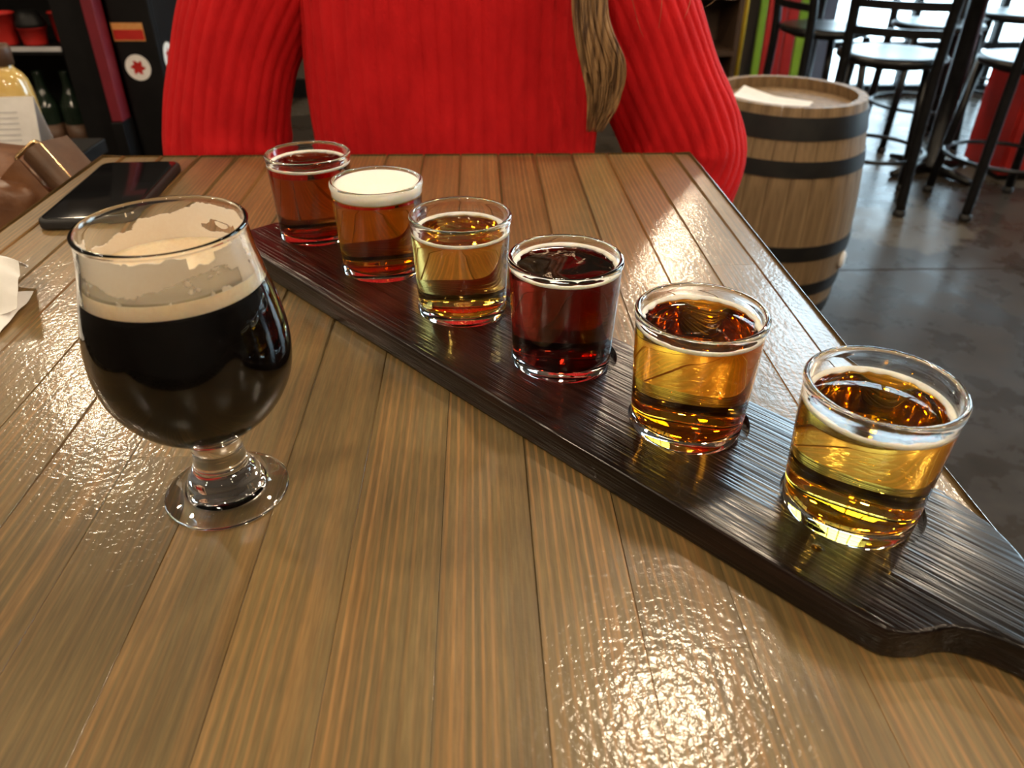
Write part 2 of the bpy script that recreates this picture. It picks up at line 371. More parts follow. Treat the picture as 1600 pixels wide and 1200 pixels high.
struct(box('ground', RX0-6, RX1+10, RY1+0.15, RY1+14, -0.3, -0.13, M_GRND))
struct(boxes('baseboard_far', [(RX0, WX0-0.01, RY1-0.02, RY1, 0.0, 0.12)], M_BLKP))

# ================================================================== THE TABLE
TX0, TX1, TY0, TY1 = -0.4617, 0.2667, 0.06, 0.9585
tb = tag(empty('pub_table', (-0.0975, 0.5, 0)), 'varnished brown plank-topped pub table carrying the beers', 'table')
tb_off = Vector((0.0975, -0.5, 0))
def tpart(o):
    o.parent = tb; o.location = Vector(o.location)+tb_off; return o
seams = [TX0, -0.4328, -0.3873, -0.3418, -0.2963, -0.2508, -0.2053, -0.1598, -0.1133, -0.0680, -0.0225, 0.0240, 0.0695, 0.1155, 0.1597, 0.2040, 0.2440, TX1]
endj = {12: [0.2155], 3: [0.52], 6: [0.36], 9: [0.70], 15: [0.62], 1: [0.40], 13: [0.585], 5: [0.115], 10: [0.10]}
for i in range(len(seams)-1):
    ys = [TY0] + endj.get(i, []) + [TY1]
    for k in range(len(ys)-1):
        x0, x1, y0, y1 = seams[i], seams[i+1], ys[k], ys[k+1]
        cx, cy = (x0+x1)/2, (y0+y1)/2
        g = 0.00002; rb = 0.00018
        bm = bmesh.new(); boxbm(bm, x0-cx+g, x1-cx-g, y0-cy+g, y1-cy-g, -0.034, 0.0)
        bmesh.ops.bevel(bm, geom=[e for e in bm.edges if all(v.co.z > -0.001 for v in e.verts)], offset=rb, segments=2, affect='EDGES', profile=0.5)
        if i == len(seams)-2 or i == 0 or k == len(ys)-2:   # eased outer edge of the table
            def outer(e):
                a, b = e.verts[0].co, e.verts[1].co
                if a.z < -0.0012 and b.z < -0.0012: return False
                if i == len(seams)-2 and min(a.x, b.x) > x1-cx-0.0012: return True
                if i == 0 and max(a.x, b.x) < x0-cx+0.0012: return True
                if k == len(ys)-2 and min(a.y, b.y) > y1-cy-0.0012: return True
                return False
            bmesh.ops.bevel(bm, geom=[e for e in bm.edges if outer(e) and (e.verts[0].co-e.verts[1].co).length > 0.01], offset=0.0034, segments=5, affect='EDGES', profile=0.5)
        me = bpy.data.meshes.new('plank'); bm.to_mesh(me); bm.free()
        o = link('plank', me, M_TABLE); o.location = (cx, cy, TT + random.uniform(-0.00004, 0.00004)); tpart(o)
tpart(box('underlay_board', TX0+0.004, TX1-0.004, TY0+0.004, TY1-0.004, TT-0.045, TT-0.0342, M_DWOOD))
tpart(box('apron', TX0+0.10, TX1-0.10, 0.20, 0.80, TT-0.075, TT-0.045, M_BLK, None, 0.004))
o = lathe('column', [(0.0, 0.03), (0.05, 0.03), (0.05, 0.05), (0.038, 0.06), (0.038, TT-0.095), (0.075, TT-0.09), (0.075, TT-0.075), (0, TT-0.075)], M_BLK, tb, 32)
for a in range(4):
    o = mesh('foot_bar', *joinmesh([tube_data([(0, 0, 0.028), (0.15, 0, 0.024), (0.30, 0, 0.016)], [0.026, 0.022, 0.014], 10)]), M_BLK, tb, True)
    o.rotation_euler = (0, 0, a*PI/2+PI/4)

# ================================================================== FLIGHT BOARD
O2 = Vector((-0.1496, 0.6753)); D2 = Vector((0.66316, -0.74847)); N2 = Vector((0.74847, 0.66316))
BTH = 0.018
def make_board():
    ctrl_near = [(-0.028, -0.0715), (0.10, -0.0722), (0.30, -0.0728), (0.50, -0.0728), (0.552, -0.0722), (0.5645, -0.0690), (0.5725, -0.0610),
                 (0.5775, -0.0525), (0.5850, -0.0455), (0.598, -0.0408), (0.62, -0.0385), (0.68, -0.038), (0.735, -0.0375), (0.752, -0.033)]
    ctrl_far = [(0.760, -0.018), (0.752, -0.003), (0.735, 0.0015), (0.68, 0.001), (0.625, 0.002), (0.604, 0.0055), (0.592, 0.0125), (0.580, 0.0225), (0.566, 0.0305),
                (0.545, 0.0365), (0.52, 0.0385), (0.30, 0.039), (0.10, 0.039), (-0.024, 0.038)]
    end = [(-0.0325, 0.034), (-0.0340, 0.020), (-0.0345, -0.02), (-0.0340, -0.055), (-0.0330, -0.067)]
    pts = smoothprof(ctrl_near + ctrl_far + end + [ctrl_near[0]], 3)[:-1]
    bm = bmesh.new(); vs = [bm.verts.new((s, n, 0.0005)) for s, n in pts]
    fc = bm.faces.new(vs); bm.normal_update()
    if fc.normal.z < 0: fc.normal_flip()
    r = bmesh.ops.extrude_face_region(bm, geom=[fc]); bmesh.ops.translate(bm, vec=(0, 0, BTH), verts=[g for g in r['geom'] if isinstance(g, bmesh.types.BMVert)])
    bmesh.ops.recalc_face_normals(bm, faces=bm.faces)
    bm.normal_update()
    ed = [e for e in bm.edges if len(e.link_faces) == 2 and e.calc_face_angle() > 1.2]
    bmesh.ops.bevel(bm, geom=ed, offset=0.0022, segments=3, affect='EDGES', profile=0.5)
    me = bpy.data.meshes.new('flight_board'); bm.to_mesh(me); bm.free()
    ob = link('flight_board', me, M_BOARD)
    cut = bmesh.new()
    for k in range(6):
        bmesh.ops.create_cone(cut, cap_ends=True, segments=72, radius1=0.0350, radius2=0.0360, depth=0.02,
                              matrix=Matrix.Translation((0.0117+k*0.1000+0.0010, -0.0045, 0.0138+0.01)))
    cm = bpy.data.meshes.new('cutter'); cut.to_mesh(cm); cut.free(); co = bpy.data.objects.new('cutter', cm); COL.objects.link(co)
    md = ob.modifiers.new('b', 'BOOLEAN'); md.operation = 'DIFFERENCE'; md.object = co; md.solver = 'EXACT'
    nm = evalmesh(ob, 'board'); ob.modifiers.clear(); ob.data = nm
    bpy.data.objects.remove(co)
    autosmooth(nm, 35)
    ob.matrix_world = Matrix(((D2.x, N2.x, 0, O2.x), (D2.y, N2.y, 0, O2.y), (0, 0, 1, TT), (0, 0, 0, 1)))
    return tag(ob, 'long dark-stained wooden flight paddle with a handle holding six small beers', 'serving board')
board = make_board()
def board_pt(s, n, z): 
    p = O2 + D2*s + N2*n; return (p.x, p.y, TT+z)

# ================================================================== TASTING GLASSES
GH = 0.0758; GZ = GH-0.072; GS0, GSP, GN = 0.0117, 0.1000, -0.0060
def r_out(z): return 0.0320 + (0.0356-0.0320)*z/GH
def r_in(z): return r_out(z) - 0.0026
def tasting_glass(k, level, tint, label, foam='ring', foam_amt=0.3, foamcol=None):
    g = tag(empty('tasting_glass', board_pt(GS0+k*GSP, GN, 0.0140)), label, 'beer glass', 'tasting glasses on the flight board')
    level += GZ
    outer = [(0, 0.0012), (0.022, 0.0010), (0.0290, 0.0), (0.0305, 0.0002), (0.0317, 0.0011), (r_out(0.004), 0.004)]
    outer += [(r_out(z), z) for z in (0.010, 0.020, 0.035, 0.050, 0.060, 0.0655+GZ)]
    outer += [(r_out(z+GZ)+dr, z+dz+GZ) for z, dr, dz in ((0.0665, 0.0004, 0.0007), (0.068, 0.0007, 0.0010), (0.07, 0.0005, 0.0008), (0.071, -0.0004, 0.0008), (0.072, -0.0014, 0.0))]
    outer += [(r_in(0.071+GZ)+0.0001, 0.0714+GZ), (r_in(0.07+GZ)-0.0002, 0.0703+GZ), (r_in(0.068+GZ), 0.0680+GZ)]
    zi = 0.066+GZ
    while zi > level+0.0005: outer.append((r_in(zi), zi)); zi -= 0.003
    outer.append((r_in(level), level))
    lathe('glass_body', outer, M_GLASS, g, 96)
    b = 0.0068
    side = [(0, b), (0.018, b), (0.0250, b+0.0006), (0.0280, b+0.0022), (r_in(b+0.005), b+0.005)]
    side += [(r_in(z), z) for z in [b+0.005+(level-b-0.005)*t/8 for t in range(1, 9)]]
    top = [(r_in(level), level), (r_in(level)-0.0012, level-0.0003), (r_in(level)-0.004, level-0.0006), (0.012, level-0.0006), (0, level-0.0006)]
    v, f = lathe_data(side + top[1:], 96)
    nside = 96*(len(side)-1)
    me = bpy.data.meshes.new('beer'); me.from_pydata(v, [], f); me.update()
    mi = glassmat('beer_interface_%d' % k, tint, 1.33/1.5); mt = beer_top('beer_surface_%d' % k, tint, foam_amt, k*3.3)
    bo = link('beer', me, [mi, mt], g, True)
    for i, p in enumerate(me.polygons): p.material_index = 0 if i < nside else 1
    if foam == 'ring':
        ri = r_in(level)+0.0002; fr = [(ri-0.0000, level-0.0010), (ri+0.0001, level+0.0002), (ri, level+0.0010), (ri-0.0007, level+0.0013), (ri-0.0016, level+0.0007), (ri-0.0023, level-0.0002), (ri-0.0017, level-0.0010)]
        v, f = lathe_data(fr, 96, True)
        v = [(x*(1-0.03*(1 if math.hypot(x, y) < ri-0.0010 else 0)*abs(noise.noise((x*120, y*120, k)))*3), y*(1-0.03*(1 if math.hypot(x, y) < ri-0.0010 else 0)*abs(noise.noise((x*120, y*120, k)))*3), z) for x, y, z in v]
        mesh('foam_ring', v, f, foamcol or M_FOAM, g, True)
    else:
        ri = r_in(level)+0.0002; t0 = level-0.0008; t1 = foam+GZ
        fr = [(0, t0), (ri-0.001, t0), (r_in(level)+0.0002, level+0.0004), (r_in(t1)+0.0002, t1-0.0006), (r_in(t1)-0.0008, t1+0.0002), (r_in(t1)-0.004, t1+0.0008), (0.02, t1+0.0012), (0, t1+0.0013)]
        lathe('foam_cap', fr, M_FOAM2, g, 96)
    return g
tasting_glass(0, 0.0635, (0.50, 0.145, 0.028), 'tasting glass of reddish-brown amber ale nearest the person in red', foam_amt=0.45)
tasting_glass(1, 0.0620, (0.66, 0.29, 0.030), 'tasting glass of orange beer filled to the rim with thick white foam', foam=0.0695)
tasting_glass(2, 0.0600, (0.90, 0.69, 0.20), 'tasting glass of pale straw beer between orange foamy beer and dark red beer', foam_amt=0.15)
tasting_glass(3, 0.0660, (0.17, 0.009, 0.004), 'tasting glass of dark ruby-red beer with wisps of foam', foam_amt=0.55)
tasting_glass(4, 0.0640, (0.84, 0.38, 0.028), 'tasting glass of deep amber-gold beer beside the dark red beer', foam_amt=0.5)
tasting_glass(5, 0.0605, (0.96, 0.60, 0.085), 'tasting glass of clear golden beer closest to the board handle', foam_amt=0.0)
d = lathe('beer_drop', [(0.0028, 0), (0.0027, 0.0006), (0.0019, 0.0013), (0, 0.0016)], glassmat('amber_drop', (0.7, 0.35, 0.06), 1.33), None, 20)
d.location = board_pt(0.517, -0.049, BTH+0.0001); tag(d, 'small spilled amber drop on the board below the golden beer', 'drop')

# ================================================================== STOUT GLASS
def wetfilm():
    m = pm('wet_beer_film', (0.045, 0.034, 0.025), 0.35, col2=(0.11, 0.085, 0.06), ns=260)
    nt = m.node_tree; b = nt.nodes['Principled BSDF']; t = N(nt, 'ShaderNodeBsdfTransparent'); mx = N(nt, 'ShaderNodeMixShader'); mx.inputs[0].default_value = 0.38
    nt.links.new(b.outputs[0], mx.inputs[1]); nt.links.new(t.outputs[0], mx.inputs[2]); nt.links.new(mx.outputs[0], nt.nodes['Material Output'].inputs['Surface'])
    return m
def stout_glass():
    g = tag(empty('tulip_glass', (-0.1410, 0.3285, TT)), 'stemmed tulip glass of black stout with a tan foam collar', 'beer glass')
    out = smoothprof([(0.0, 0.0016), (0.020, 0.0014), (0.0302, 0.0002), (0.0324, 0.0010), (0.0322, 0.0026), (0.0280, 0.0042), (0.0220, 0.0075), (0.0188, 0.0125),
                      (0.0172, 0.0170), (0.0146, 0.0205), (0.0132, 0.0280), (0.0134, 0.0355), (0.0158, 0.0410), (0.0220, 0.0462), (0.0295, 0.0520), (0.0362, 0.0590), (0.0415, 0.0675),
                      (0.0452, 0.0770), (0.0467, 0.0890), (0.0461, 0.1010), (0.0437, 0.1150), (0.0403, 0.1290), (0.0380, 0.1400), (0.0368, 0.1480), (0.0367, 0.1525)], 4)
    bead = [(0.0371, 0.1532), (0.0372, 0.1541), (0.0365, 0.1548), (0.0356, 0.1546), (0.0350, 0.1537), (0.0349, 0.1525)]
    inner = smoothprof([(0.0349, 0.1525), (0.0350, 0.1480), (0.0361, 0.1400), (0.0384, 0.1290), (0.0417, 0.1150), (0.0440, 0.1010), (0.0446, 0.0890), (0.0431, 0.0770),
                        (0.0393, 0.0685), (0.0337, 0.0605), (0.0255, 0.0542), (0.0150, 0.0502), (0.0, 0.0492)], 5)
    LV = 0.1262; FT = 0.1322
    up = [p for p in inner if p[1] > FT] 
    def rin(z):
        for a, b in zip(inner, inner[1:]):
            if a[1] >= z >= b[1]: t = (z-b[1])/max(a[1]-b[1], 1e-9); return b[0]+(a[0]-b[0])*t
        return 0.04
    lathe('glass_body', out + bead + up[1:] + [(rin(LV+0.0001), LV+0.0001)], M_GLASS, g, 128)
    low = [p for p in inner if p[1] < LV][::-1]
    lathe('stout', low + [(rin(LV), LV), (rin(LV)-0.001, LV+0.0002), (0, LV+0.0002)], M_STOUT, g, 128)
    lathe('foam_head', [(rin(LV), LV), (rin((LV+FT)/2), (LV+FT)/2), (rin(FT), FT), (rin(FT)-0.0010, FT+0.0012), (rin(FT)-0.003, FT+0.0004), (rin(FT)-0.008, FT-0.0010), (0.015, FT-0.0016), (0, FT-0.0016)], M_TANF, g, 128)
    # film of foam left clinging to the inner wall
    nt, nh = 420, 64; h0, h1 = FT-0.0008, 0.1520; front = math.atan2(-0.3285, 0.1425)
    def keep(ph, t, x, y, z):
        n1 = noise.noise((x*70, y*70, z*130)); n2 = noise.noise((x*190+5, y*190, z*260)); n3 = noise.noise((x*420, y*420, z*500+9))
        a = math.degrees(ph)
        j = 0.10*n1 + 0.07*n2 + 0.03*n3
        if -95 < a < 82:                       # the side facing the camera
            if -80 < a < 45 and 0.05+0.02*n1 < t < 0.42+j*1.6+0.10*math.sin(math.radians(a*3)):
                return n3*0.6+n2 > 0.47
            if 10 < a < 30 and t > 0.72+j: return False
            if t > 0.93+j: return False
            if a < -72 and 0.5 < t: return n1 > 0.05
            if a > 58 and t > 0.45+j*2: return n2 > 0.12
            return True
        b_ = a if a > 0 else a+360              # back side, 82..265, 180 = straight behind; smaller = right
        top = 0.95 - 0.55*max(0.0, min(1.0, (b_-150)/80)) + j*1.5
        if b_ > 248: top = 0.75+j*2
        if t < top:
            if 108 < b_ < 150 and 0.30+j < t < 0.52+j*2: return n2 > 0.25
            return True
        return n3+n1*0.5 > 0.62
    v = []; f = []; fw_ = []
    for i in range(nh+1):
        z = h0+(h1-h0)*i/nh; r = rin(z)-0.00025
        for k in range(nt): th = 2*PI*k/nt; v.append((r*math.cos(th), r*math.sin(th), z))
    for i in range(nh):
        for k in range(nt):
            th = 2*PI*(k+.5)/nt; ph = (th-front+PI) % (2*PI)-PI
            x, y, z = v[i*nt+k]
            if keep(ph, (i+.5)/nh, x, y, z): k2 = (k+1) % nt; f.append((i*nt+k, i*nt+k2, (i+1)*nt+k2, (i+1)*nt+k))
            elif -88 < math.degrees(ph) < 60 and (i+.5)/nh < 0.62: k2 = (k+1) % nt; fw_.append((i*nt+k, i*nt+k2, (i+1)*nt+k2, (i+1)*nt+k))
    mesh('wet_film', v, fw_, wetfilm(), g, True)
    o = mesh('foam_lacing', v, f, M_LACE, g, True)
    sd = o.modifiers.new('thick', 'SOLIDIFY'); sd.thickness = 0.0004; sd.offset = 0
    o.data = evalmesh(o, 'lacing'); o.modifiers.clear()
    return g
stout_glass()

# ================================================================== PHONE, NAPKIN
def rounded_slab(name, w, l, t, rad, mat, parent, bev, z0=0.0):
    bm = bmesh.new(); pts = []
    for cx, cy, a0 in ((w/2-rad, l/2-rad, 0), (-w/2+rad, l/2-rad, 90), (-w/2+rad, -l/2+rad, 180), (w/2-rad, -l/2+rad, 270)):
        for k in range(9): a = math.radians(a0+k*11.25); pts.append((cx+rad*math.cos(a), cy+rad*math.sin(a), z0))
    fc = bm.faces.new([bm.verts.new(p) for p in pts]); r = bmesh.ops.extrude_face_region(bm, geom=[fc])
    bmesh.ops.translate(bm, vec=(0, 0, t), verts=[q for q in r['geom'] if isinstance(q, bmesh.types.BMVert)])
    bmesh.ops.recalc_face_normals(bm, faces=bm.faces); bm.normal_update()
    ed = [e for e in bm.edges if len(e.link_faces) == 2 and e.calc_face_angle() > 1.2]
    bmesh.ops.bevel(bm, geom=ed, offset=bev, segments=3, affect='EDGES', profile=0.5)
    me = bpy.data.meshes.new(name); bm.to_mesh(me); bm.free(); autosmooth(me, 40)
    return link(name, me, mat, parent)
ph = tag(empty('phone', (-0.3855, 0.8105, TT), math.radians(3)), 'black smartphone lying face up in a dark case near the table corner', 'phone')
rounded_slab('case', 0.089, 0.187, 0.0105, 0.012, M_RUBB, ph, 0.003)
rounded_slab('screen', 0.082, 0.179, 0.0012, 0.009, M_PHONE, ph, 0.0004, 0.0100)
def sheet(name, grid_fn, nu, nv, mat, parent=None, th=0.0006):
    v = [grid_fn(i/nu, j/nv) for j in range(nv+1) for i in range(nu+1)]
    f = [(j*(nu+1)+i, j*(nu+1)+i+1, (j+1)*(nu+1)+i+1, (j+1)*(nu+1)+i) for j in range(nv) for i in range(nu)]
    o = mesh(name, v, f, mat, parent, True); sd = o.modifiers.new('t', 'SOLIDIFY'); sd.thickness = th; sd.offset = 1
    o.data = evalmesh(o, name); o.modifiers.clear(); autosmooth(o.data, 40); return o
nap = tag(empty('paper_napkin', (-0.412, 0.528, TT)), 'crumpled white paper napkin on the tabletop beside the stout', 'napkin')
def quad_sheet(name, A, B, C_, D_, bulge, wr):
    A, B, C_, D_ = [Vector(p)-Vector((-0.42, 0.55, 0)) for p in (A, B, C_, D_)]
    def fn(u, v):
        p = A.lerp(B, u).lerp(D_.lerp(C_, u), v); p = p+Vector((0, 0, bulge*math.sin(PI*u)*math.sin(PI*v)+wr*noise.noise((u*3.1, v*3.7, 2.0))))
        return (p.x, p.y, max(p.z, 0.0012))
    sheet(name, fn, 16, 16, M_PAPER, nap, 0.0005)
quad_sheet('lower_fold', (-0.362, 0.515, 0.0015), (-0.368, 0.5955, 0.004), (-0.475, 0.575, 0.008), (-0.47, 0.46, 0.002), 0.006, 0.004)
quad_sheet('upper_fold', (-0.3605, 0.556, 0.009), (-0.3610, 0.580, 0.037), (-0.47, 0.612, 0.043), (-0.455, 0.530, 0.010), 0.010, 0.007)
quad_sheet('back_fold', (-0.3612, 0.5805, 0.0370), (-0.385, 0.628, 0.012), (-0.47, 0.645, 0.012), (-0.47, 0.6125, 0.0430), 0.004, 0.004)

# ================================================================== BAR STOOLS
def make_stool():
    e = empty('bar_stool')
    lathe('seat', [(0, 0.600), (0.165, 0.600), (0.188, 0.604), (0.198, 0.613), (0.198, 0.624), (0.190, 0.633), (0.165, 0.636), (0.10, 0.631), (0, 0.629)], M_BLK, e, 48)
    lathe('seat_plate', [(0, 0.588), (0.15, 0.588), (0.15, 0.600), (0, 0.600)], M_BLK, e, 32)
    for sx in (-1, 1):
        lg = tube('leg', [(sx*0.135, 0.125, 0.598), (sx*0.150, 0.145, 0.3), (sx*0.165, 0.165, 0.012)], 0.0165, M_BLK, e, 12)
        lathe('foot_cap', [(0, 0), (0.017, 0), (0.021, 0.006), (0.019, 0.03), (0, 0.032)], M_RUBB, lg, 14).location = (sx*0.165, 0.165, 0)
        lg = tube('back_leg', smoothprof([(sx*0.168, -0.172, 0.012), (sx*0.160, -0.162, 0.3), (sx*0.155, -0.158, 0.60), (sx*0.158, -0.175, 0.80), (sx*0.164, -0.215, 1.02)], 4), 0.0185, M_BLK, e, 12)
        lathe('foot_cap', [(0, 0), (0.018, 0), (0.024, 0.006), (0.022, 0.03), (0, 0.032)], M_RUBB, lg, 14).location = (sx*0.168, -0.172, 0)
    for z, y in ((0.735, -0.168), (0.835, -0.182), (0.985, -0.209)):
        pts = [(-0.158+0.316*i/12, y-0.035*math.sin(PI*i/12), z) for i in range(13)]
        h = 0.016 if z < 0.9 else 0.028
        v = []
        for x, yy, zz in pts: v += [(x, yy-0.006, zz-h), (x, yy+0.006, zz-h), (x, yy+0.006, zz+h), (x, yy-0.006, zz+h)]
        f = [(4*i+k, 4*i+(k+1) % 4, 4*i+4+(k+1) % 4, 4*i+4+k) for i in range(12) for k in range(4)] + [(3, 2, 1, 0), (48, 49, 50, 51)]
        mesh('back_slat', v, f, M_BLK, e)
    tube('foot_ring', circle(0.206, 0.225, 48), 0.0095, M_BLK, e, 8, closed=True)
    return e
stool = make_stool()
def put_stool(x, y, rz, label, first=[True]):
    o = stool if first[0] else copy_tree(stool); first[0] = False
    o.location = (x, y, 0); o.rotation_euler = (0, 0, rz)
    if y > 2: o.scale = (1.14, 1.14, 1.0)
    return tag(o, label, 'bar stool', 'black metal bar stools')
put_stool(1.77, 3.44, math.radians(-27), 'black bar stool just behind the barrel, its ladder back turned our way')
put_stool(2.32, 3.30, math.radians(-4), 'black bar stool at the right in front of the pedestal column')
put_stool(1.77, 4.18, math.radians(-82), 'black bar stool farthest back beside the coloured boards above the barrel')
put_stool(2.42, 4.30, math.radians(172), 'black bar stool on the window side of the round pub table')
put_stool(3.1, 4.7, math.radians(60), 'black bar stool farthest from the barrel, right against the bright windows')
put_stool(-0.03, 1.17, math.radians(180), 'black bar stool the person in red sits on')
put_stool(-0.705, 0.97, math.radians(-90), 'black bar stool with the leather bag on its seat')

def pedestal_table(x, y, label, r=0.36, h=1.06):
    e = tag(empty('pedestal_table', (x, y, 0)), label, 'table', 'round black pedestal tables')
    lathe('table_top', [(0, h-0.03), (r-0.02, h-0.03), (r, h-0.024), (r, h-0.006), (r-0.006, h), (0, h)], M_BLKP, e, 64)
    lathe('column', [(0, 0.03), (0.06, 0.03), (0.06, 0.045), (0.040, 0.06), (0.040, h-0.06), (0.09, h-0.045), (0.09, h-0.03), (0, h-0.03)], M_BLK, e, 32)
    for a in range(4):
        o = tube('foot_bar', [(0, 0, 0.030), (0.14, 0, 0.026), (0.25, 0, 0.016)], [0.030, 0.024, 0.016], M_BLK, e, 10); o.rotation_euler = (0, 0, a*PI/2+0.35)
    return e
pedestal_table(2.30, 3.80, 'round black pedestal table whose column stands among the bar stools behind the barrel', r=0.30)
pedestal_table(1.98, 4.84, 'round black pedestal table in front of the coloured boards', r=0.30)
pedestal_table(3.55, 4.60, 'round black pedestal table farthest back by the windows', r=0.34)

# red low cabinet at the right
rc = tag(empty('low_cabinet', (2.83, 3.80, 0)), 'low bright red cabinet on the concrete floor beyond the bar stools', 'cabinet')
box('body', -0.27, 0.27, -0.16, 0.16, 0.03, 0.52, M_RED, rc, 0.008); box('plinth', -0.25, 0.25, -0.14, 0.14, 0.0, 0.03, M_BLKP, rc)
for x0, x1 in ((-0.26, -0.004), (0.004, 0.26)):
    dd = box('door', x0, x1, -0.174, -0.160, 0.05, 0.50, M_RED, rc, 0.003)
    lathe('knob', [(0, 0), (0.006, 0), (0.006, 0.012), (0.012, 0.016), (0.012, 0.022), (0, 0.026)], M_BLK, dd, 16).matrix_local = Matrix.Translation(((x1-0.03) if x0 < -0.1 else (x0+0.03), -0.174, 0.30)) @ Matrix.Rotation(PI/2, 4, 'X')

# ================================================================== BARREL
def make_barrel(x, y):
    e = tag(empty('oak_barrel', (x, y, 0), 0.08), 'oak barrel with black hoops standing on the concrete floor', 'barrel')
    Hh = 0.735; R0, RB = 0.212, 0.252
    def rr(z): t = (z/Hh-0.5)*2; return RB-(RB-R0)*(abs(t)**1.9)
    ns = 26; da = 2*PI/ns; th = 0.024; nz = 14; v = []
    for i in range(nz+1):
        z = Hh*i/nz; r = rr(z)
        for rad, a in ((r, -da/2+0.0035), (r+0.0004, -da/6), (r+0.0004, da/6), (r, da/2-0.0035), (r-th, da/2-0.0035), (r-th, -da/2+0.0035)): v.append((rad*math.cos(a), rad*math.sin(a), z))
    f = [(6*i+k, 6*i+(k+1) % 6, 6*i+6+(k+1) % 6, 6*i+6+k) for i in range(nz) for k in range(6)] + [(5, 4, 3, 2, 1, 0), tuple(6*nz+k for k in range(6))]
    me = bpy.data.meshes.new('stave'); me.from_pydata(v, [], f); me.update(); me.materials.append(M_BARW)
    for k in range(ns):
        o = bpy.data.objects.new('stave', me); COL.objects.link(o); o.parent = e; o.rotation_euler = (0, 0, k*da)
    # head made of boards
    hz = Hh-0.030; rh = R0-th+0.004; nb = 6; w = 2*rh/nb
    for k in range(nb):
        x0 = -rh+k*w+0.0008; x1 = -rh+(k+1)*w-0.0008; pts = []
        for q in range(9): xx = x0+(x1-x0)*q/8; pts.append((xx, -math.sqrt(max(rh*rh-xx*xx, 0)), hz))
        for q in range(9): xx = x1+(x0-x1)*q/8; pts.append((xx, math.sqrt(max(rh*rh-xx*xx, 0)), hz))
        bm = bmesh.new(); fc = bm.faces.new([bm.verts.new(p) for p in pts]); bmesh.ops.remove_doubles(bm, verts=bm.verts, dist=1e-5); fc = bm.faces[:][0]
        q = bmesh.ops.extrude_face_region(bm, geom=[fc]); bmesh.ops.translate(bm, vec=(0, 0, -0.018), verts=[g for g in q['geom'] if isinstance(g, bmesh.types.BMVert)])
        bmesh.ops.recalc_face_normals(bm, faces=bm.faces); me2 = bpy.data.meshes.new('head_board'); bm.to_mesh(me2); bm.free()
        o = link('head_board', me2, M_BARW, e); o.rotation_euler = (0, 0, 0.5)
    for z0, z1 in ((0.655, 0.712), (0.560, 0.602), (0.322, 0.366), (0.205, 0.245), (0.120, 0.160), (0.025, 0.080)):
        t = 0.0025; pr = [(rr(z0+(z1-z0)*i/3)+0.0008, z0+(z1-z0)*i/3) for i in range(4)]
        prof = [(r+t, z) for r, z in pr] + [(r, z) for r, z in pr[::-1]]
        lathe('hoop', prof, M_HOOP, e, 96, True, False)
    a = math.radians(-42); zb = 0.285
    o = lathe('bung', [(0, 0), (0.026, 0), (0.026, 0.006), (0.020, 0.010), (0, 0.010)], M_PAPER, e, 24)
    o.matrix_local = Matrix.Translation((rr(zb)*math.cos(a), rr(zb)*math.sin(a), zb)) @ Matrix.Rotation(a, 4, 'Z') @ Matrix.Rotation(PI/2, 4, 'Y')
    return e
BX, BY = 0.875, 2.23
make_barrel(BX, BY)
pp = sheet('paper_sheet', lambda u, v: ((u-0.5)*0.20+0.02*(v-0.5), (v-0.5)*0.13-0.03*(u-0.5), 0.002+0.022*max(0, 0.5-u)**1.2*(1+v)+0.012*max(0, v-0.7)*2), 14, 10, M_PAPER)
pp.location = (BX-0.065, BY-0.045, 0.7065); pp.rotation_euler = (0, 0, -0.5); tag(pp, 'curled white paper menu lying on top of the barrel', 'paper')

# ================================================================== BOARDS AND POST BY THE FAR WALL
bx_ = 1.83
for nm, w, mat, lab, h in (('painted_board', 0.055, M_GREEN, 'narrow lime green board leaning against the dark wall, left of the wide red one', 1.9), ('painted_board', 0.135, M_RED, 'wide red board leaning against the dark wall', 2.0),
                           ('painted_board', 0.075, M_RED, 'narrow red board leaning beside the second green one', 1.8), ('painted_board', 0.075, M_GREEN, 'lime green board leaning between narrow red and grey ones', 1.85),
                           ('painted_board', 0.06, M_GREY, 'pale grey board leaning near the bright window', 1.8), ('painted_board', 0.11, M_SLATE, 'slate blue board leaning closest to the bright window', 1.7)):
    o = box(nm, 0, w-0.008, -0.012, 0.012, 0, h, mat, None, 0.006); o.location = (bx_, RY1-0.13, 0.003); o.rotation_euler = (-0.05, 0, 0)
    bx_ += w; tag(o, lab, 'board', 'painted boards leaning by the window')
yp = tag(empty('yellow_pole', (1.69, RY1-0.25, 0)), 'thin yellow pole with a short foot standing by the far wall', 'pole')
tube('pole', [(0, 0, 0.0), (0, 0, 1.5)], 0.018, M_YEL, yp, 12); box('foot', -0.07, 0.03, -0.03, 0.03, 0.0, 0.02, M_YEL, yp, 0.004)
dc = tag(empty('dark_cabinet', (1.25, RY1-0.27, 0)), 'dark wooden shelf cabinet against the far wall behind the shoulder', 'cabinet')
box('body', -0.36, 0.36, 0.2, 0.235, 0, 1.3, M_DWOOD, dc); box('side', -0.36, -0.33, -0.2, 0.2, 0, 1.3, M_DWOOD, dc); box('side', 0.33, 0.36, -0.2, 0.2, 0, 1.3, M_DWOOD, dc)
for z in (0.06, 0.34, 0.66, 0.98, 1.27): box('shelf', -0.33, 0.33, -0.2, 0.2, z, z+0.03, M_DWOOD, dc)

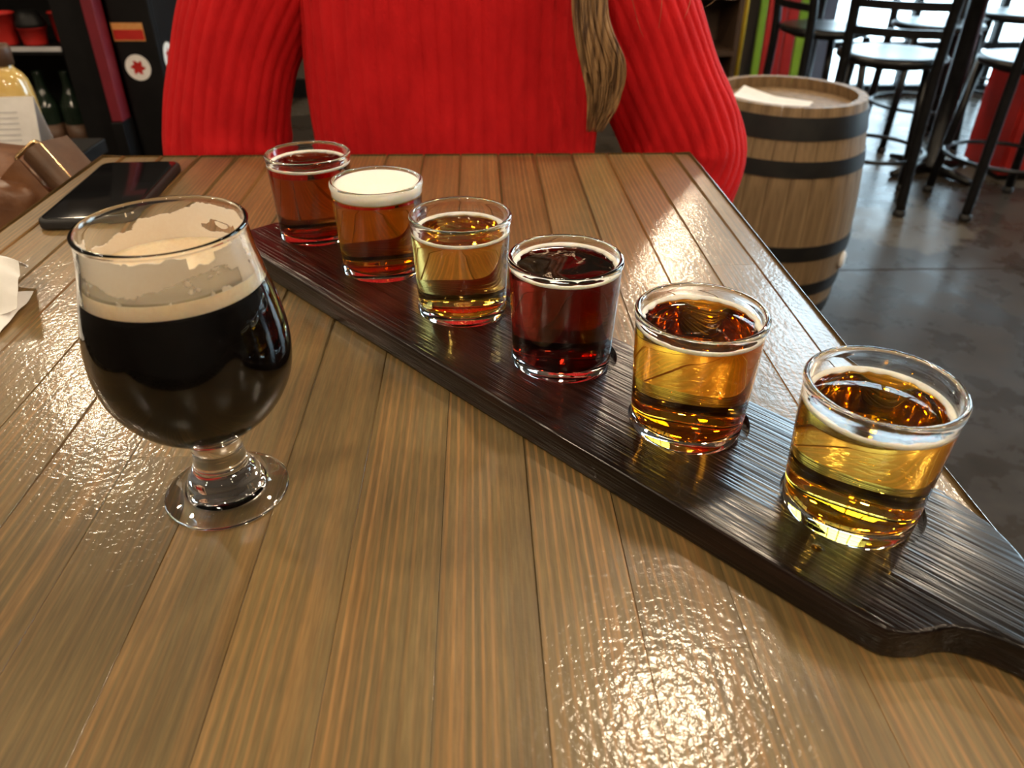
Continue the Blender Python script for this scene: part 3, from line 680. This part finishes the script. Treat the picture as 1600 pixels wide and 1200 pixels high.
# ================================================================== LEFT SIDE: SHELVES, CABINET WITH STICKERS
SYF = 2.40
sh = tag(empty('shelving_unit', (-1.672, SYF+0.2, 0)), 'black metal shelving unit holding red tubs and dark bottles', 'shelf')
box('back_panel', -0.6, 0.6, 0.21, 0.225, 0, 1.75, M_BLKP, sh)
for x0, x1 in ((-0.6, -0.5), (0.49, 0.582)): box('upright', x0, x1, -0.2, 0.21, 0, 1.75, M_BLKP, sh, 0.004)
for z in (0.12, 0.45, 0.80, 1.18, 1.6):
    s_ = box('shelf', -0.5, 0.49, -0.2, 0.21, z, z+0.022, M_BLKP, sh)
    if z == 0.80: box('price_strip', -0.5, 0.49, -0.206, -0.2, z+0.010, z+0.022, M_GREY, s_)
def tub(x, y, z, r, h, lid, label, nm='red_tub'):
    e = tag(empty(nm, (x, y, z)), label, 'tub', 'red tubs on the shelf')
    lathe('tub_body', [(0, 0), (r*0.82, 0), (r*0.86, 0.004), (r, h), (r+0.003, h), (r+0.003, h+0.004), (r-0.003, h+0.004), (r*0.84, 0.006), (0, 0.006)], M_RED, e, 40)
    if lid: lathe('lid', [(0, h+0.003), (r+0.004, h+0.003), (r+0.004, h+0.012), (r*0.8, h+0.035), (r*0.6, h+0.045), (0, h+0.048)], M_BLKP, e, 40)
tub(-1.345, SYF+0.04, 0.822, 0.034, 0.080, False, 'tall red tub on the shelf at the very edge of the frame')
tub(-1.268, SYF+0.04, 0.822, 0.037, 0.044, True, 'red tub with a black domed lid on the shelf')
tub(-1.212, SYF+0.10, 0.822, 0.026, 0.075, False, 'slim red tub on the shelf next to the black upright')
for i, (x, lab) in enumerate(((-1.40, 'dark wine bottle on the lower shelf nearest the menu card'), (-1.315, 'second dark wine bottle on the lower shelf'), (-1.235, 'dark wine bottle on the lower shelf nearest the black upright'))):
    b_ = tag(empty('dark_bottle', (x, SYF+0.08, 0.472)), lab, 'bottle', 'dark bottles on the lower shelf')
    lathe('bottle_glass', smoothprof([(0, 0.0), (0.034, 0.0), (0.036, 0.005), (0.036, 0.15), (0.034, 0.175), (0.016, 0.22), (0.013, 0.25), (0.014, 0.27), (0.0, 0.272)], 3), M_DGLASS, b_, 32)
    lathe('bottle_label', [(0.0364, 0.05), (0.0368, 0.05), (0.0368, 0.12), (0.0364, 0.12)], M_STRAP, b_, 32, True)
rf = tag(empty('red_post', (-1.066, SYF, 0)), 'narrow dark red post beside the sticker-covered black cabinet', 'post')
box('post', -0.016, 0.016, -0.03, 0.03, 0.62, 1.62, M_DRED, rf, 0.003); box('crosspiece', 0.016, 0.55, -0.05, -0.03, 1.52, 1.62, M_DRED, rf, 0.003); box('base', -0.018, 0.018, -0.04, 0.04, 0, 0.62, M_BLKP, rf, 0.003)
cb = tag(empty('black_cabinet', (-0.983, SYF+0.33, 0)), 'tall black cabinet with round white stickers behind the red sleeve', 'cabinet')
box('body', -0.062, 0.062, -0.28, 0.28, 0.04, 1.40, M_BLKP, cb, 0.004); box('plinth', -0.055, 0.055, -0.26, 0.26, 0.0, 0.04, M_RUBB, cb)
box('door', -0.060, 0.060, -0.298, -0.281, 0.06, 1.38, M_BLKP, cb, 0.004)
def sticker(mtx, r, parent):
    s = lathe('round_sticker', [(0, 0), (r, 0), (r, 0.0008), (0, 0.0008)], M_PAPER, parent, 32, smooth=False); s.matrix_local = mtx
    v = []; nn = 18
    for i in range(nn): a = 2*PI*i/nn; q = r*(0.62 if i % 3 == 0 else 0.36 if i % 3 == 1 else 0.50); v.append((q*math.cos(a), q*math.sin(a), 0.0009))
    f = [tuple(range(nn))]; mesh('red_emblem', v, f, M_RED, s)
sticker(Matrix.Translation((-0.010, -0.2982, 0.760)) @ Matrix.Rotation(PI/2, 4, 'X'), 0.036, cb)
sticker(Matrix.Translation((0.0622, -0.235, 0.780)) @ Matrix.Rotation(PI/2, 4, 'Y'), 0.040, cb)
s = box('label_sticker', -0.058, 0.030, -0.2992, -0.2982, 0.832, 0.880, M_ORANGE, cb); box('red_band', -0.056, 0.028, -0.2997, -0.2992, 0.835, 0.862, M_RED, s)

# little table with card and bottle
lt = tag(empty('side_table', (-1.08, 1.52, 0)), 'low dark side table with the menu card and golden bottle', 'table')
box('table_top', -0.30, 0.29, -0.13, 0.16, 0.73, 0.76, M_BLKP, lt, 0.004)
for sx in (-0.26, 0.25):
    for sy in (-0.10, 0.13): box('leg', sx-0.02, sx+0.02, sy-0.02, sy+0.02, 0, 0.73, M_BLKP, lt, 0.003)
mc = tag(empty('menu_card', (-0.872, 1.46, 0.76), math.radians(6)), 'folded white menu card standing on the side table by the bag', 'menu card')
for s_ in (-1, 1):
    v = [(-0.075, s_*0.045, 0), (0.075, s_*0.045, 0), (0.075, s_*0.001, 0.13), (-0.075, s_*0.001, 0.13)]
    v += [(x, y+s_*0.0008, z) for x, y, z in v]
    mesh('card_panel', v, [(0, 1, 2, 3), (7, 6, 5, 4), (0, 4, 5, 1), (1, 5, 6, 2), (2, 6, 7, 3), (3, 7, 4, 0)], M_PAPER, mc)
def cardq(name, u0, u1, t0, t1, mat):
    P = lambda u, t: (u, -0.0463+0.044*t/0.13-0.0006, t)
    mesh(name, [P(u0, t0), P(u1, t0), P(u1, t1), P(u0, t1)], [(0, 1, 2, 3)], mat, mc)
for k in range(9): cardq('print_line', -0.005+0.006*(k % 2), 0.045, 0.105-k*0.009, 0.1065-k*0.009, M_GREY)
cardq('red_mark', -0.072, -0.040, 0.085, 0.125, M_RED)
gb = tag(empty('golden_bottle', (-0.886, 1.56, 0.76)), 'bottle of golden syrup with a dark cap behind the menu card', 'bottle')
lathe('bottle_body', smoothprof([(0, 0), (0.036, 0.0), (0.040, 0.005), (0.040, 0.09), (0.038, 0.125), (0.031, 0.148), (0.020, 0.160), (0.017, 0.170), (0, 0.170)], 3), M_GOLD, gb, 40)
lathe('cap', [(0.0, 0.167), (0.022, 0.167), (0.023, 0.195), (0.020, 0.202), (0, 0.202)], M_STRAP, gb, 32)

# ================================================================== LEATHER BAG ON THE STOOL
bag = tag(empty('leather_bag', (-0.648, 0.965, 0.637), math.radians(-10)), 'slouching brown leather bag with a wide strap through a brass ring', 'bag')
def bag_body():
    bm = bmesh.new(); boxbm(bm, -0.145, 0.145, -0.105, 0.105, 0.0, 0.285)
    bmesh.ops.subdivide_edges(bm, edges=bm.edges[:], cuts=14, use_grid_fill=True)
    for v in bm.verts:
        x, y, z = v.co; t = z/0.285
        px, py = x/0.145, y/0.105
        k = (abs(px)**5+abs(py)**5)**0.2 if (px or py) else 1
        m = max(abs(px), abs(py)); s = m/k if k > 1e-6 else 1
        x *= s; y *= s
        pinch = 1-0.42*t*t
        y = y*pinch + 0.012*math.sin(3*px+2)*t
        x *= 1+0.05*math.sin(PI*t)-0.04*t
        z -= 0.020*(px**2)*t + 0.012*t*math.sin(4*px+1)
        n = noise.noise((x*14, y*14, z*11)); n2 = noise.noise((x*40, y*40, z*30))
        d_ = Vector((px, py*0.7, 0.2 if t > .9 else 0)); d_ = d_.normalized() if d_.length else d_
        v.co = Vector((x, y, max(0, z)))+d_*(0.010*n+0.003*n2)*(1 if t > 0.05 else 0)
    me = bpy.data.meshes.new('bag_body'); bm.to_mesh(me); bm.free()
    o = link('bag_body', me, M_LEATH, bag, True); sd = o.modifiers.new('s', 'SUBSURF'); sd.levels = sd.render_levels = 1
    o.data = evalmesh(o, 'bag_body'); o.modifiers.clear(); return o
body_ = bag_body()
sheet('flap', lambda u, v: (-0.132+0.264*u, -0.06+0.125*v-0.012*math.sin(6*u)*(v), 0.290-0.022*(2*u-1)**2+0.010*math.sin(PI*v)-0.02*(1-v)**2+0.004*math.sin(9*u+5*v)), 20, 12, M_LEATH, bag, 0.004)
# brass ring + strap on the side facing the table
def ringpts(w, h, r, n=6):
    pts = []
    for cx, cy, a0 in ((w/2-r, h/2-r, 0), (-w/2+r, h/2-r, 90), (-w/2+r, -h/2+r, 180), (w/2-r, -h/2+r, 270)):
        for k in range(n+1): a = math.radians(a0+90*k/n); pts.append((cx+r*math.cos(a), cy+r*math.sin(a), 0))
    return pts
ca, sa = math.cos(math.radians(38)), math.sin(math.radians(38))
Rv, Uv = Vector((1, 0, 0)), Vector((0, 0.35, 0.937)); e2 = Rv*ca+Uv*sa; e1 = -Rv*sa+Uv*ca; nv = e2.cross(e1)
RMw = Matrix((e2, e1, nv)).transposed().to_4x4(); RMw.translation = Vector((-0.503, 0.905, TT-0.004))
RM = (Matrix.Translation(bag.location) @ Matrix.Rotation(bag.rotation_euler.z, 4, 'Z')).inverted() @ RMw
rg = tube('ring', ringpts(0.034, 0.070, 0.006), 0.0028, M_BRASS, bag, 10, closed=True); rg.matrix_local = RM
st = sheet('strap', lambda u, v: (-0.008+0.042*u, (v-0.5)*0.060, -0.006+0.016*math.sin(PI*min(1, u*1.1))-0.03*u*u), 12, 6, M_STRAP, bag, 0.004); st.matrix_local = RM
st2 = sheet('strap_tab', lambda u, v: (-0.013-0.055*u, (v-0.5)*0.064, 0.003-0.020*u*u), 8, 6, M_LEATH, bag, 0.004); st2.matrix_local = RM

# ================================================================== PERSON
def person():
    X0 = -0.030
    e = tag(empty('person', (X0, 1.15, 0.0)), 'person in a chunky red ribbed sweater seated across the table, hands in lap', 'person')
    inv = Vector((-X0, -1.15, 0.0))
    def rel(v): return [tuple(Vector(p)+inv) for p in v]
    def capsule(path, rad, seg=16):
        path = [Vector(p) for p in path]
        a = path[0]-(path[1]-path[0]).normalized()*rad[0]*0.8; b = path[-1]+(path[-1]-path[-2]).normalized()*rad[-1]*0.8
        return tube_data([a]+path+[b], [rad[0]*0.35]+list(rad)+[rad[-1]*0.35], seg)
    def ellip(c, r, n=20):
        v, f = lathe_data([(math.sin(PI*i/n), -math.cos(PI*i/n)) for i in range(n+1)], 24)
        return [(c[0]+x*r[0], c[1]+y*r[1], c[2]+z*r[2]) for x, y, z in v], f
    P = []
    Z = TT
    def torso_ring(z, hw, hd, cy): return z, hw, hd, cy
    v, f = lathe_data([(0.001, 0), (1, 0.02), (1.02, 0.25), (0.96, 0.45), (1.0, 0.65), (1.08, 0.82), (0.95, 0.92), (0.45, 0.99), (0.001, 1.0)], 32)
    P.append(([(X0+x*0.145, 1.145+y*0.095, 0.645+z*0.62) for x, y, z in v], f))
    P.append(capsule([(X0, 1.15, 1.22), (X0, 1.145, 1.33), (X0, 1.135, 1.38)], [0.062, 0.050, 0.050]))
    hc = Vector((X0, 1.115, 1.455))
    P.append(ellip(hc+Vector((0, 0.012, 0.022)), (0.073, 0.092, 0.088))); P.append(ellip(hc+Vector((0, -0.030, -0.040)), (0.055, 0.058, 0.070)))
    P.append(ellip(hc+Vector((0, -0.062, -0.086)), (0.024, 0.022, 0.020)))                         # chin
    P.append(capsule([hc+Vector((0, -0.082, 0.012)), hc+Vector((0, -0.100, -0.022))], [0.008, 0.0125], 10))  # nose
    for s in (-1, 1):
        P.append(ellip(hc+Vector((s*0.072, 0.012, -0.012)), (0.009, 0.018, 0.030), 10))             # ears
        P.append(ellip(hc+Vector((s*0.032, -0.070, -0.028)), (0.022, 0.018, 0.020), 10))            # cheeks
    arms = {}
    arms['l'] = [(-0.19, 1.14, Z+0.30), (-0.27, 1.125, Z+0.19), (-0.325, 1.11, Z+0.08), (-0.350, 1.095, Z-0.045), (-0.295, 1.05, Z-0.125), (-0.20, 0.985, Z-0.165), (-0.125, 0.945, Z-0.178)]
    arms['r'] = [(0.13, 1.14, Z+0.30), (0.195, 1.125, Z+0.17), (0.245, 1.115, Z+0.07), (0.300, 1.10, Z-0.055), (0.235, 1.045, Z-0.130), (0.145, 0.985, Z-0.168), (0.070, 0.945, Z-0.180)]
    for kx, sg in (('l', 1), ('r', -1)):
        P.append(capsule(arms[kx], [0.052, 0.046, 0.041, 0.040, 0.037, 0.030, 0.024]))
        w = Vector(arms[kx][-1]); dr = (w-Vector(arms[kx][-2])).normalized(); side = dr.cross(Vector((0, 0, 1))).normalized(); dn = Vector((0, 0, -1))
        palm = w+dr*0.055
        P.append(ellip(tuple(palm), (0.040, 0.034, 0.015), 12))
        for q, ln in ((-0.027, 0.062), (-0.009, 0.072), (0.009, 0.068), (0.027, 0.054)):
            b0 = palm+side*q+dr*0.022; P.append(capsule([b0, b0+dr*ln*0.5+dn*0.004, b0+dr*ln*0.8+dn*0.016, b0+dr*ln+dn*0.03], [0.0088, 0.0085, 0.008, 0.007], 8))
        tb0 = palm+side*(0.030 if sg > 0 else -0.030)-dr*0.02; sd = side*(1 if sg > 0 else -1)
        P.append(capsule([tb0, tb0+sd*0.018+dr*0.022, tb0+sd*0.022+dr*0.048], [0.011, 0.0095, 0.008], 8))
    legs = {}
    for s in (-1, 1):
        lp = [(X0+s*0.085, 1.16, 0.715), (X0+s*0.105, 0.95, 0.705), (X0+s*0.12, 0.755, 0.670), (X0+s*0.12, 0.800, 0.45), (X0+s*0.115, 0.875, 0.275)]
        legs[s] = lp; P.append(capsule(lp, [0.078, 0.068, 0.052, 0.048, 0.034])); P.append(capsule([(lp[-1][0], 0.875, 0.268), (lp[-1][0], 0.79, 0.250)], [0.034, 0.026], 10))
    V, F = joinmesh(P)
    o = mesh('person_body', rel(V), F, M_SKIN, e, True)
    rm = o.modifiers.new('r', 'REMESH'); rm.mode = 'VOXEL'; rm.voxel_size = 0.0050
    sm = o.modifiers.new('s', 'SMOOTH'); sm.factor = 0.6; sm.iterations = 5
    o.data = evalmesh(o, 'person_body'); o.modifiers.clear()
    for p in o.data.polygons: p.use_smooth = True
    if not o.data.materials: o.data.materials.append(M_SKIN)
    # face
    white = pm('eye_white', (0.8, 0.79, 0.77), 0.2, col2=(0.82, 0.81, 0.8), ns=20); iris = pm('eye_iris', (0.08, 0.05, 0.03), 0.2, col2=(0.1, 0.06, 0.03), ns=90)
    lip = pm('lips', (0.45, 0.14, 0.12), 0.4, col2=(0.5, 0.17, 0.14), ns=60)
    for s in (-1, 1):
        v, f = ellip(hc+Vector((s*0.030, -0.069, 0.004)), (0.0105, 0.010, 0.0065), 12); ey = mesh('eye', rel(v), f, white, e, True)
        v, f = ellip(hc+Vector((s*0.030, -0.0775, 0.004)), (0.0060, 0.0022, 0.0062), 10); mesh('iris', rel(v), f, iris, ey, True)
        v, f = tube_data([hc+Vector((s*0.014, -0.084, 0.020)), hc+Vector((s*0.032, -0.082, 0.026)), hc+Vector((s*0.050, -0.070, 0.020))], [0.002, 0.0032, 0.0015], 8); mesh('eyebrow', rel(v), f, M_HAIR, e, True)
    v, f = tube_data([hc+Vector((-0.022, -0.078, -0.053)), hc+Vector((-0.008, -0.089, -0.051)), hc+Vector((0.008, -0.089, -0.051)), hc+Vector((0.022, -0.078, -0.053))], [0.002, 0.006, 0.006, 0.002], 8); mesh('lips', rel(v), f, lip, e, True)
    # trousers and shoes
    tp = []
    for s in (-1, 1): tp.append(capsule(legs[s], [0.092, 0.080, 0.066, 0.062, 0.055]))
    v, f = lathe_data([(0.001, 0), (0.9, 0.0), (1.05, 0.3), (1.0, 1.0), (0.001, 1.0)], 32); tp.append(([(X0+x*0.155, 1.15+y*0.108, 0.640+z*0.20) for x, y, z in v], f))
    V, F = joinmesh(tp); t = mesh('trousers', rel(V), F, M_JEAN, e, True); rm = t.modifiers.new('r', 'REMESH'); rm.mode = 'VOXEL'; rm.voxel_size = 0.009
    t.data = evalmesh(t, 'trousers'); t.modifiers.clear()
    for p in t.data.polygons: p.use_smooth = True
    if not t.data.materials: t.data.materials.append(M_JEAN)
    for s in (-1, 1):
        x = legs[s][-1][0]; v, f = ellip((x, 0.80, 0.245), (0.045, 0.125, 0.038), 16); v = [(a, b, max(c, 0.222)) for a, b, c in v]; mesh('shoe', rel(v), f, M_STRAP, e, True)
    # sweater: torso and sleeves, ribs are modelled
    def ribs(u, n, depth):
        q = (u*n) % 1.0; return -depth*math.exp(-((q-0.5)/0.13)**2) + depth*0.35*math.cos(2*PI*(q))
    parts = []
    prof = smoothprof([(-0.285, 0.150, 0.112, 1.150), (-0.20, 0.176, 0.128, 1.135), (-0.10, 0.192, 0.130, 1.125), (0.0, 0.199, 0.124, 1.118), (0.08, 0.200, 0.122, 1.118), (0.17, 0.197, 0.124, 1.120),
                       (0.25, 0.195, 0.120, 1.125), (0.31, 0.180, 0.105, 1.132), (0.350, 0.140, 0.088, 1.138), (0.375, 0.090, 0.074, 1.140), (0.390, 0.068, 0.066, 1.140), (0.420, 0.066, 0.064, 1.138), (0.425, 0.058, 0.056, 1.138)], 6)
    NR = 58; seg = NR*10; v = []; ex = 2.7
    for zi, hw, hd, cy in prof:
        per = []
        for k in range(seg):
            th = 2*PI*k/seg; c, s = math.cos(th), math.sin(th); rr_ = (abs(c)**ex+abs(s)**ex)**(-1/ex)
            per.append((hw*rr_*c, hd*rr_*s))
        # arc-length parameter so the ribs keep their width
        acc = [0.0]
        for k in range(seg): a = per[k]; b = per[(k+1) % seg]; acc.append(acc[-1]+math.hypot(b[0]-a[0], b[1]-a[1]))
        for k in range(seg):
            x, y = per[k]; L_ = math.hypot(x, y) or 1; d_ = ribs(acc[k]/acc[-1], NR, 0.0019) + 0.004*noise.noise((x*9, y*9, zi*7))
            v.append((X0+x*(1+d_/L_), cy+y*(1+d_/L_), TT+zi))
    nr = len(prof); f = [(i*seg+k, i*seg+(k+1) % seg, (i+1)*seg+(k+1) % seg, (i+1)*seg+k) for i in range(nr-1) for k in range(seg)]
    f.append(tuple(range(seg))[::-1]); parts.append((v, f))
    for kx, sd_ in (('l', -1), ('r', 1)):
        A = arms[kx]
        if kx == 'l': rad = [0.095, 0.084, 0.080, 0.083, 0.068, 0.052, 0.040]
        else: rad = [0.095, 0.086, 0.083, 0.083, 0.068, 0.052, 0.040]
        A = [(X0+sd_*0.075, 1.14, Z+0.345)] + list(A); rad = [0.058] + rad
        pr = smoothprof([(*a, r) for a, r in zip(A, rad)], 12); path = [Vector(p[:3]) for p in pr]; rr_ = [p[3] for p in pr]
        nr2 = 30
        elb = 4*12
        def fn(th, i, rr_=rr_, path=path, elb=elb, kx=kx):
            p = path[i]; w = 1 + ribs(th/(2*PI), nr2, 0.0019)/rr_[i]
            fold = math.exp(-((i-elb+2)/5.0)**2)*0.10*noise.noise((math.cos(th)*2.2, math.sin(th)*2.2, i*0.22+(3 if kx == 'l' else 8)))
            return w + fold + 0.05*noise.noise((math.cos(th)*1.1, math.sin(th)*1.1, i*0.09))
        parts.append(tube_data(path, rr_, nr2*10, True, False, fn))
        w = path[-1]; dr = (path[-1]-path[-3]).normalized(); parts.append(tube_data([w-dr*0.03, w, w+dr*0.02], [0.041, 0.040, 0.034], 40))
    V, F = joinmesh(parts); sw = mesh('sweater', rel(V), F, M_SWEAT, e, True); sw['label'] = 'chunky red ribbed knit sweater'
    # hair: cap and long locks
    hp = []
    v, f = ellip(hc+Vector((0, 0.020, 0.030)), (0.084, 0.100, 0.092), 24)
    v = [(x, max(y, hc.y-0.070+0.5*max(0, hc.z+0.055-z)), z) for x, y, z in v]
    hp.append((v, f))
    rnd = random.Random(3)
    def strand(a, pts, r0, wav):
        ph_ = rnd.uniform(0, 6.28); P_ = smoothprof(pts, 7); out = []; n = len(P_)
        for i, p in enumerate(P_):
            t = i/(n-1); out.append((p[0]+wav*math.sin(7*t+ph_)*t, p[1]+wav*0.5*math.cos(6*t+ph_)*t, p[2]))
        return tube_data(out, [r0*(1 - 0.75*(i/(n-1))**2.5) for i in range(n)], 6)
    for k in range(190):                                 # the lock falling in front of the shoulder
        u = rnd.uniform(-1, 1); w = rnd.uniform(0, 1); end = Z+0.022+rnd.random()**2*0.06
        cx_ = 0.146+0.008*u+0.02*(end-Z-0.022)
        hp.append(strand(0, [(hc.x+0.060+0.012*u, hc.y+0.005-0.02*w, hc.z+0.03), (hc.x+0.092+0.010*u, hc.y-0.01*w, hc.z-0.06), (0.105+0.018*u, 1.062-0.012*w, Z+0.36), (0.126+0.018*u, 0.996-0.014*w, Z+0.24),
                             (0.133+0.019*u, 0.984-0.018*w, Z+0.155), (0.150+0.026*u, 0.981-0.018*w, Z+0.105), (0.154+0.019*u, 0.981-0.014*w, end+(Z+0.105-end)*0.45), (cx_, 0.983-0.008*w, end)], rnd.uniform(0.0011, 0.0022), 0.0030))
    for k in range(130):                                 # hair down the back and the other side
        a = math.radians(rnd.uniform(5, 200)); dx, dy = math.cos(a), math.sin(a); ln = rnd.uniform(0.0, 0.1)
        hp.append(strand(0, [(hc.x+0.05*dx, hc.y+0.02+0.06*dy, hc.z+0.095), (hc.x+0.085*dx, hc.y+0.02+0.102*dy, hc.z+0.02), (hc.x+0.088*dx, hc.y+0.03+0.10*dy, hc.z-0.08),
                             (hc.x+0.10*dx, hc.y+0.05+0.10*max(dy, 0.25), hc.z-0.19), (hc.x+0.11*dx, hc.y+0.075+0.085*max(dy, 0.5), hc.z-0.33-ln)], rnd.uniform(0.004, 0.007), 0.006))
    for k in range(5):                                   # stray hairs
        hp.append(strand(0, [(hc.x+0.08, hc.y, hc.z-0.05), (0.12+0.02*k, 1.05, Z+0.33), (0.17+0.035*k, 1.0, Z+0.22-0.008*k), (0.20+0.022*k, 0.99, Z+0.13+0.01*k)], 0.0006, 0.006))
    V, F = joinmesh(hp); h = mesh('hair', rel(V), F, M_HAIR, e, True); h['label'] = 'long light brown hair falling over one shoulder'
person()

# ================================================================== PENDANT LAMPS
M_BULB = emis('warm_bulb', LAMP_COL, LAMP_L)
def make_pendant():
    e = empty('pendant_lamp')
    tube('cord', [(0, 0, 0.16), (0, 0, RZ-2.63)], 0.004, M_RUBB, e, 6)
    lathe('canopy', [(0, RZ-2.655), (0.05, RZ-2.655), (0.05, RZ-2.631), (0, RZ-2.631)], M_BLK, e, 24)
    lathe('socket', [(0, 0.165), (0.022, 0.165), (0.034, 0.12), (0.034, 0.075), (0, 0.075)], M_BLK, e, 20)
    v, f = lathe_data([(0.075*math.sin(PI*i/12), 0.010-0.075*math.cos(PI*i/12)) for i in range(13)], 20)
    mesh('globe_bulb', v, f, M_BULB, e, True)
    return e
lamp = make_pendant(); first = True
for x, y, lab in ((0.52, 1.30, 'pendant globe lamp hanging just beyond the table'), (-1.80, 3.02, 'pendant globe lamp hanging over the shelving unit'), (-1.5, 0.55, 'pendant globe lamp hanging left of the table'),
                  (1.75, 0.35, 'pendant globe lamp hanging right of the table'), (-0.55, -0.75, 'pendant globe lamp hanging behind the camera, left one'), (1.25, -1.15, 'pendant globe lamp hanging behind the camera, right one'),
                  (-2.2, -1.6, 'pendant globe lamp in the rear corner of the room'), (0.35, 3.3, 'pendant globe lamp hanging behind the person in red'), (2.1, 2.3, 'pendant globe lamp hanging over the concrete aisle'),
                  (3.6, 0.8, 'pendant globe lamp hanging near the side wall'),
                  (0.15, -2.2, 'pendant globe lamp farthest behind the camera'), (-2.6, 1.4, 'pendant globe lamp hanging by the left wall'), (2.9, -0.9, 'pendant globe lamp near the right rear corner'),
                  (1.15, 4.3, 'pendant globe lamp hanging in front of the dark shelf cabinet')):
    o = lamp if first else copy_tree(lamp); first = False
    o.location = (x, y, 2.63); tag(o, lab, 'lamp', 'pendant lamps')
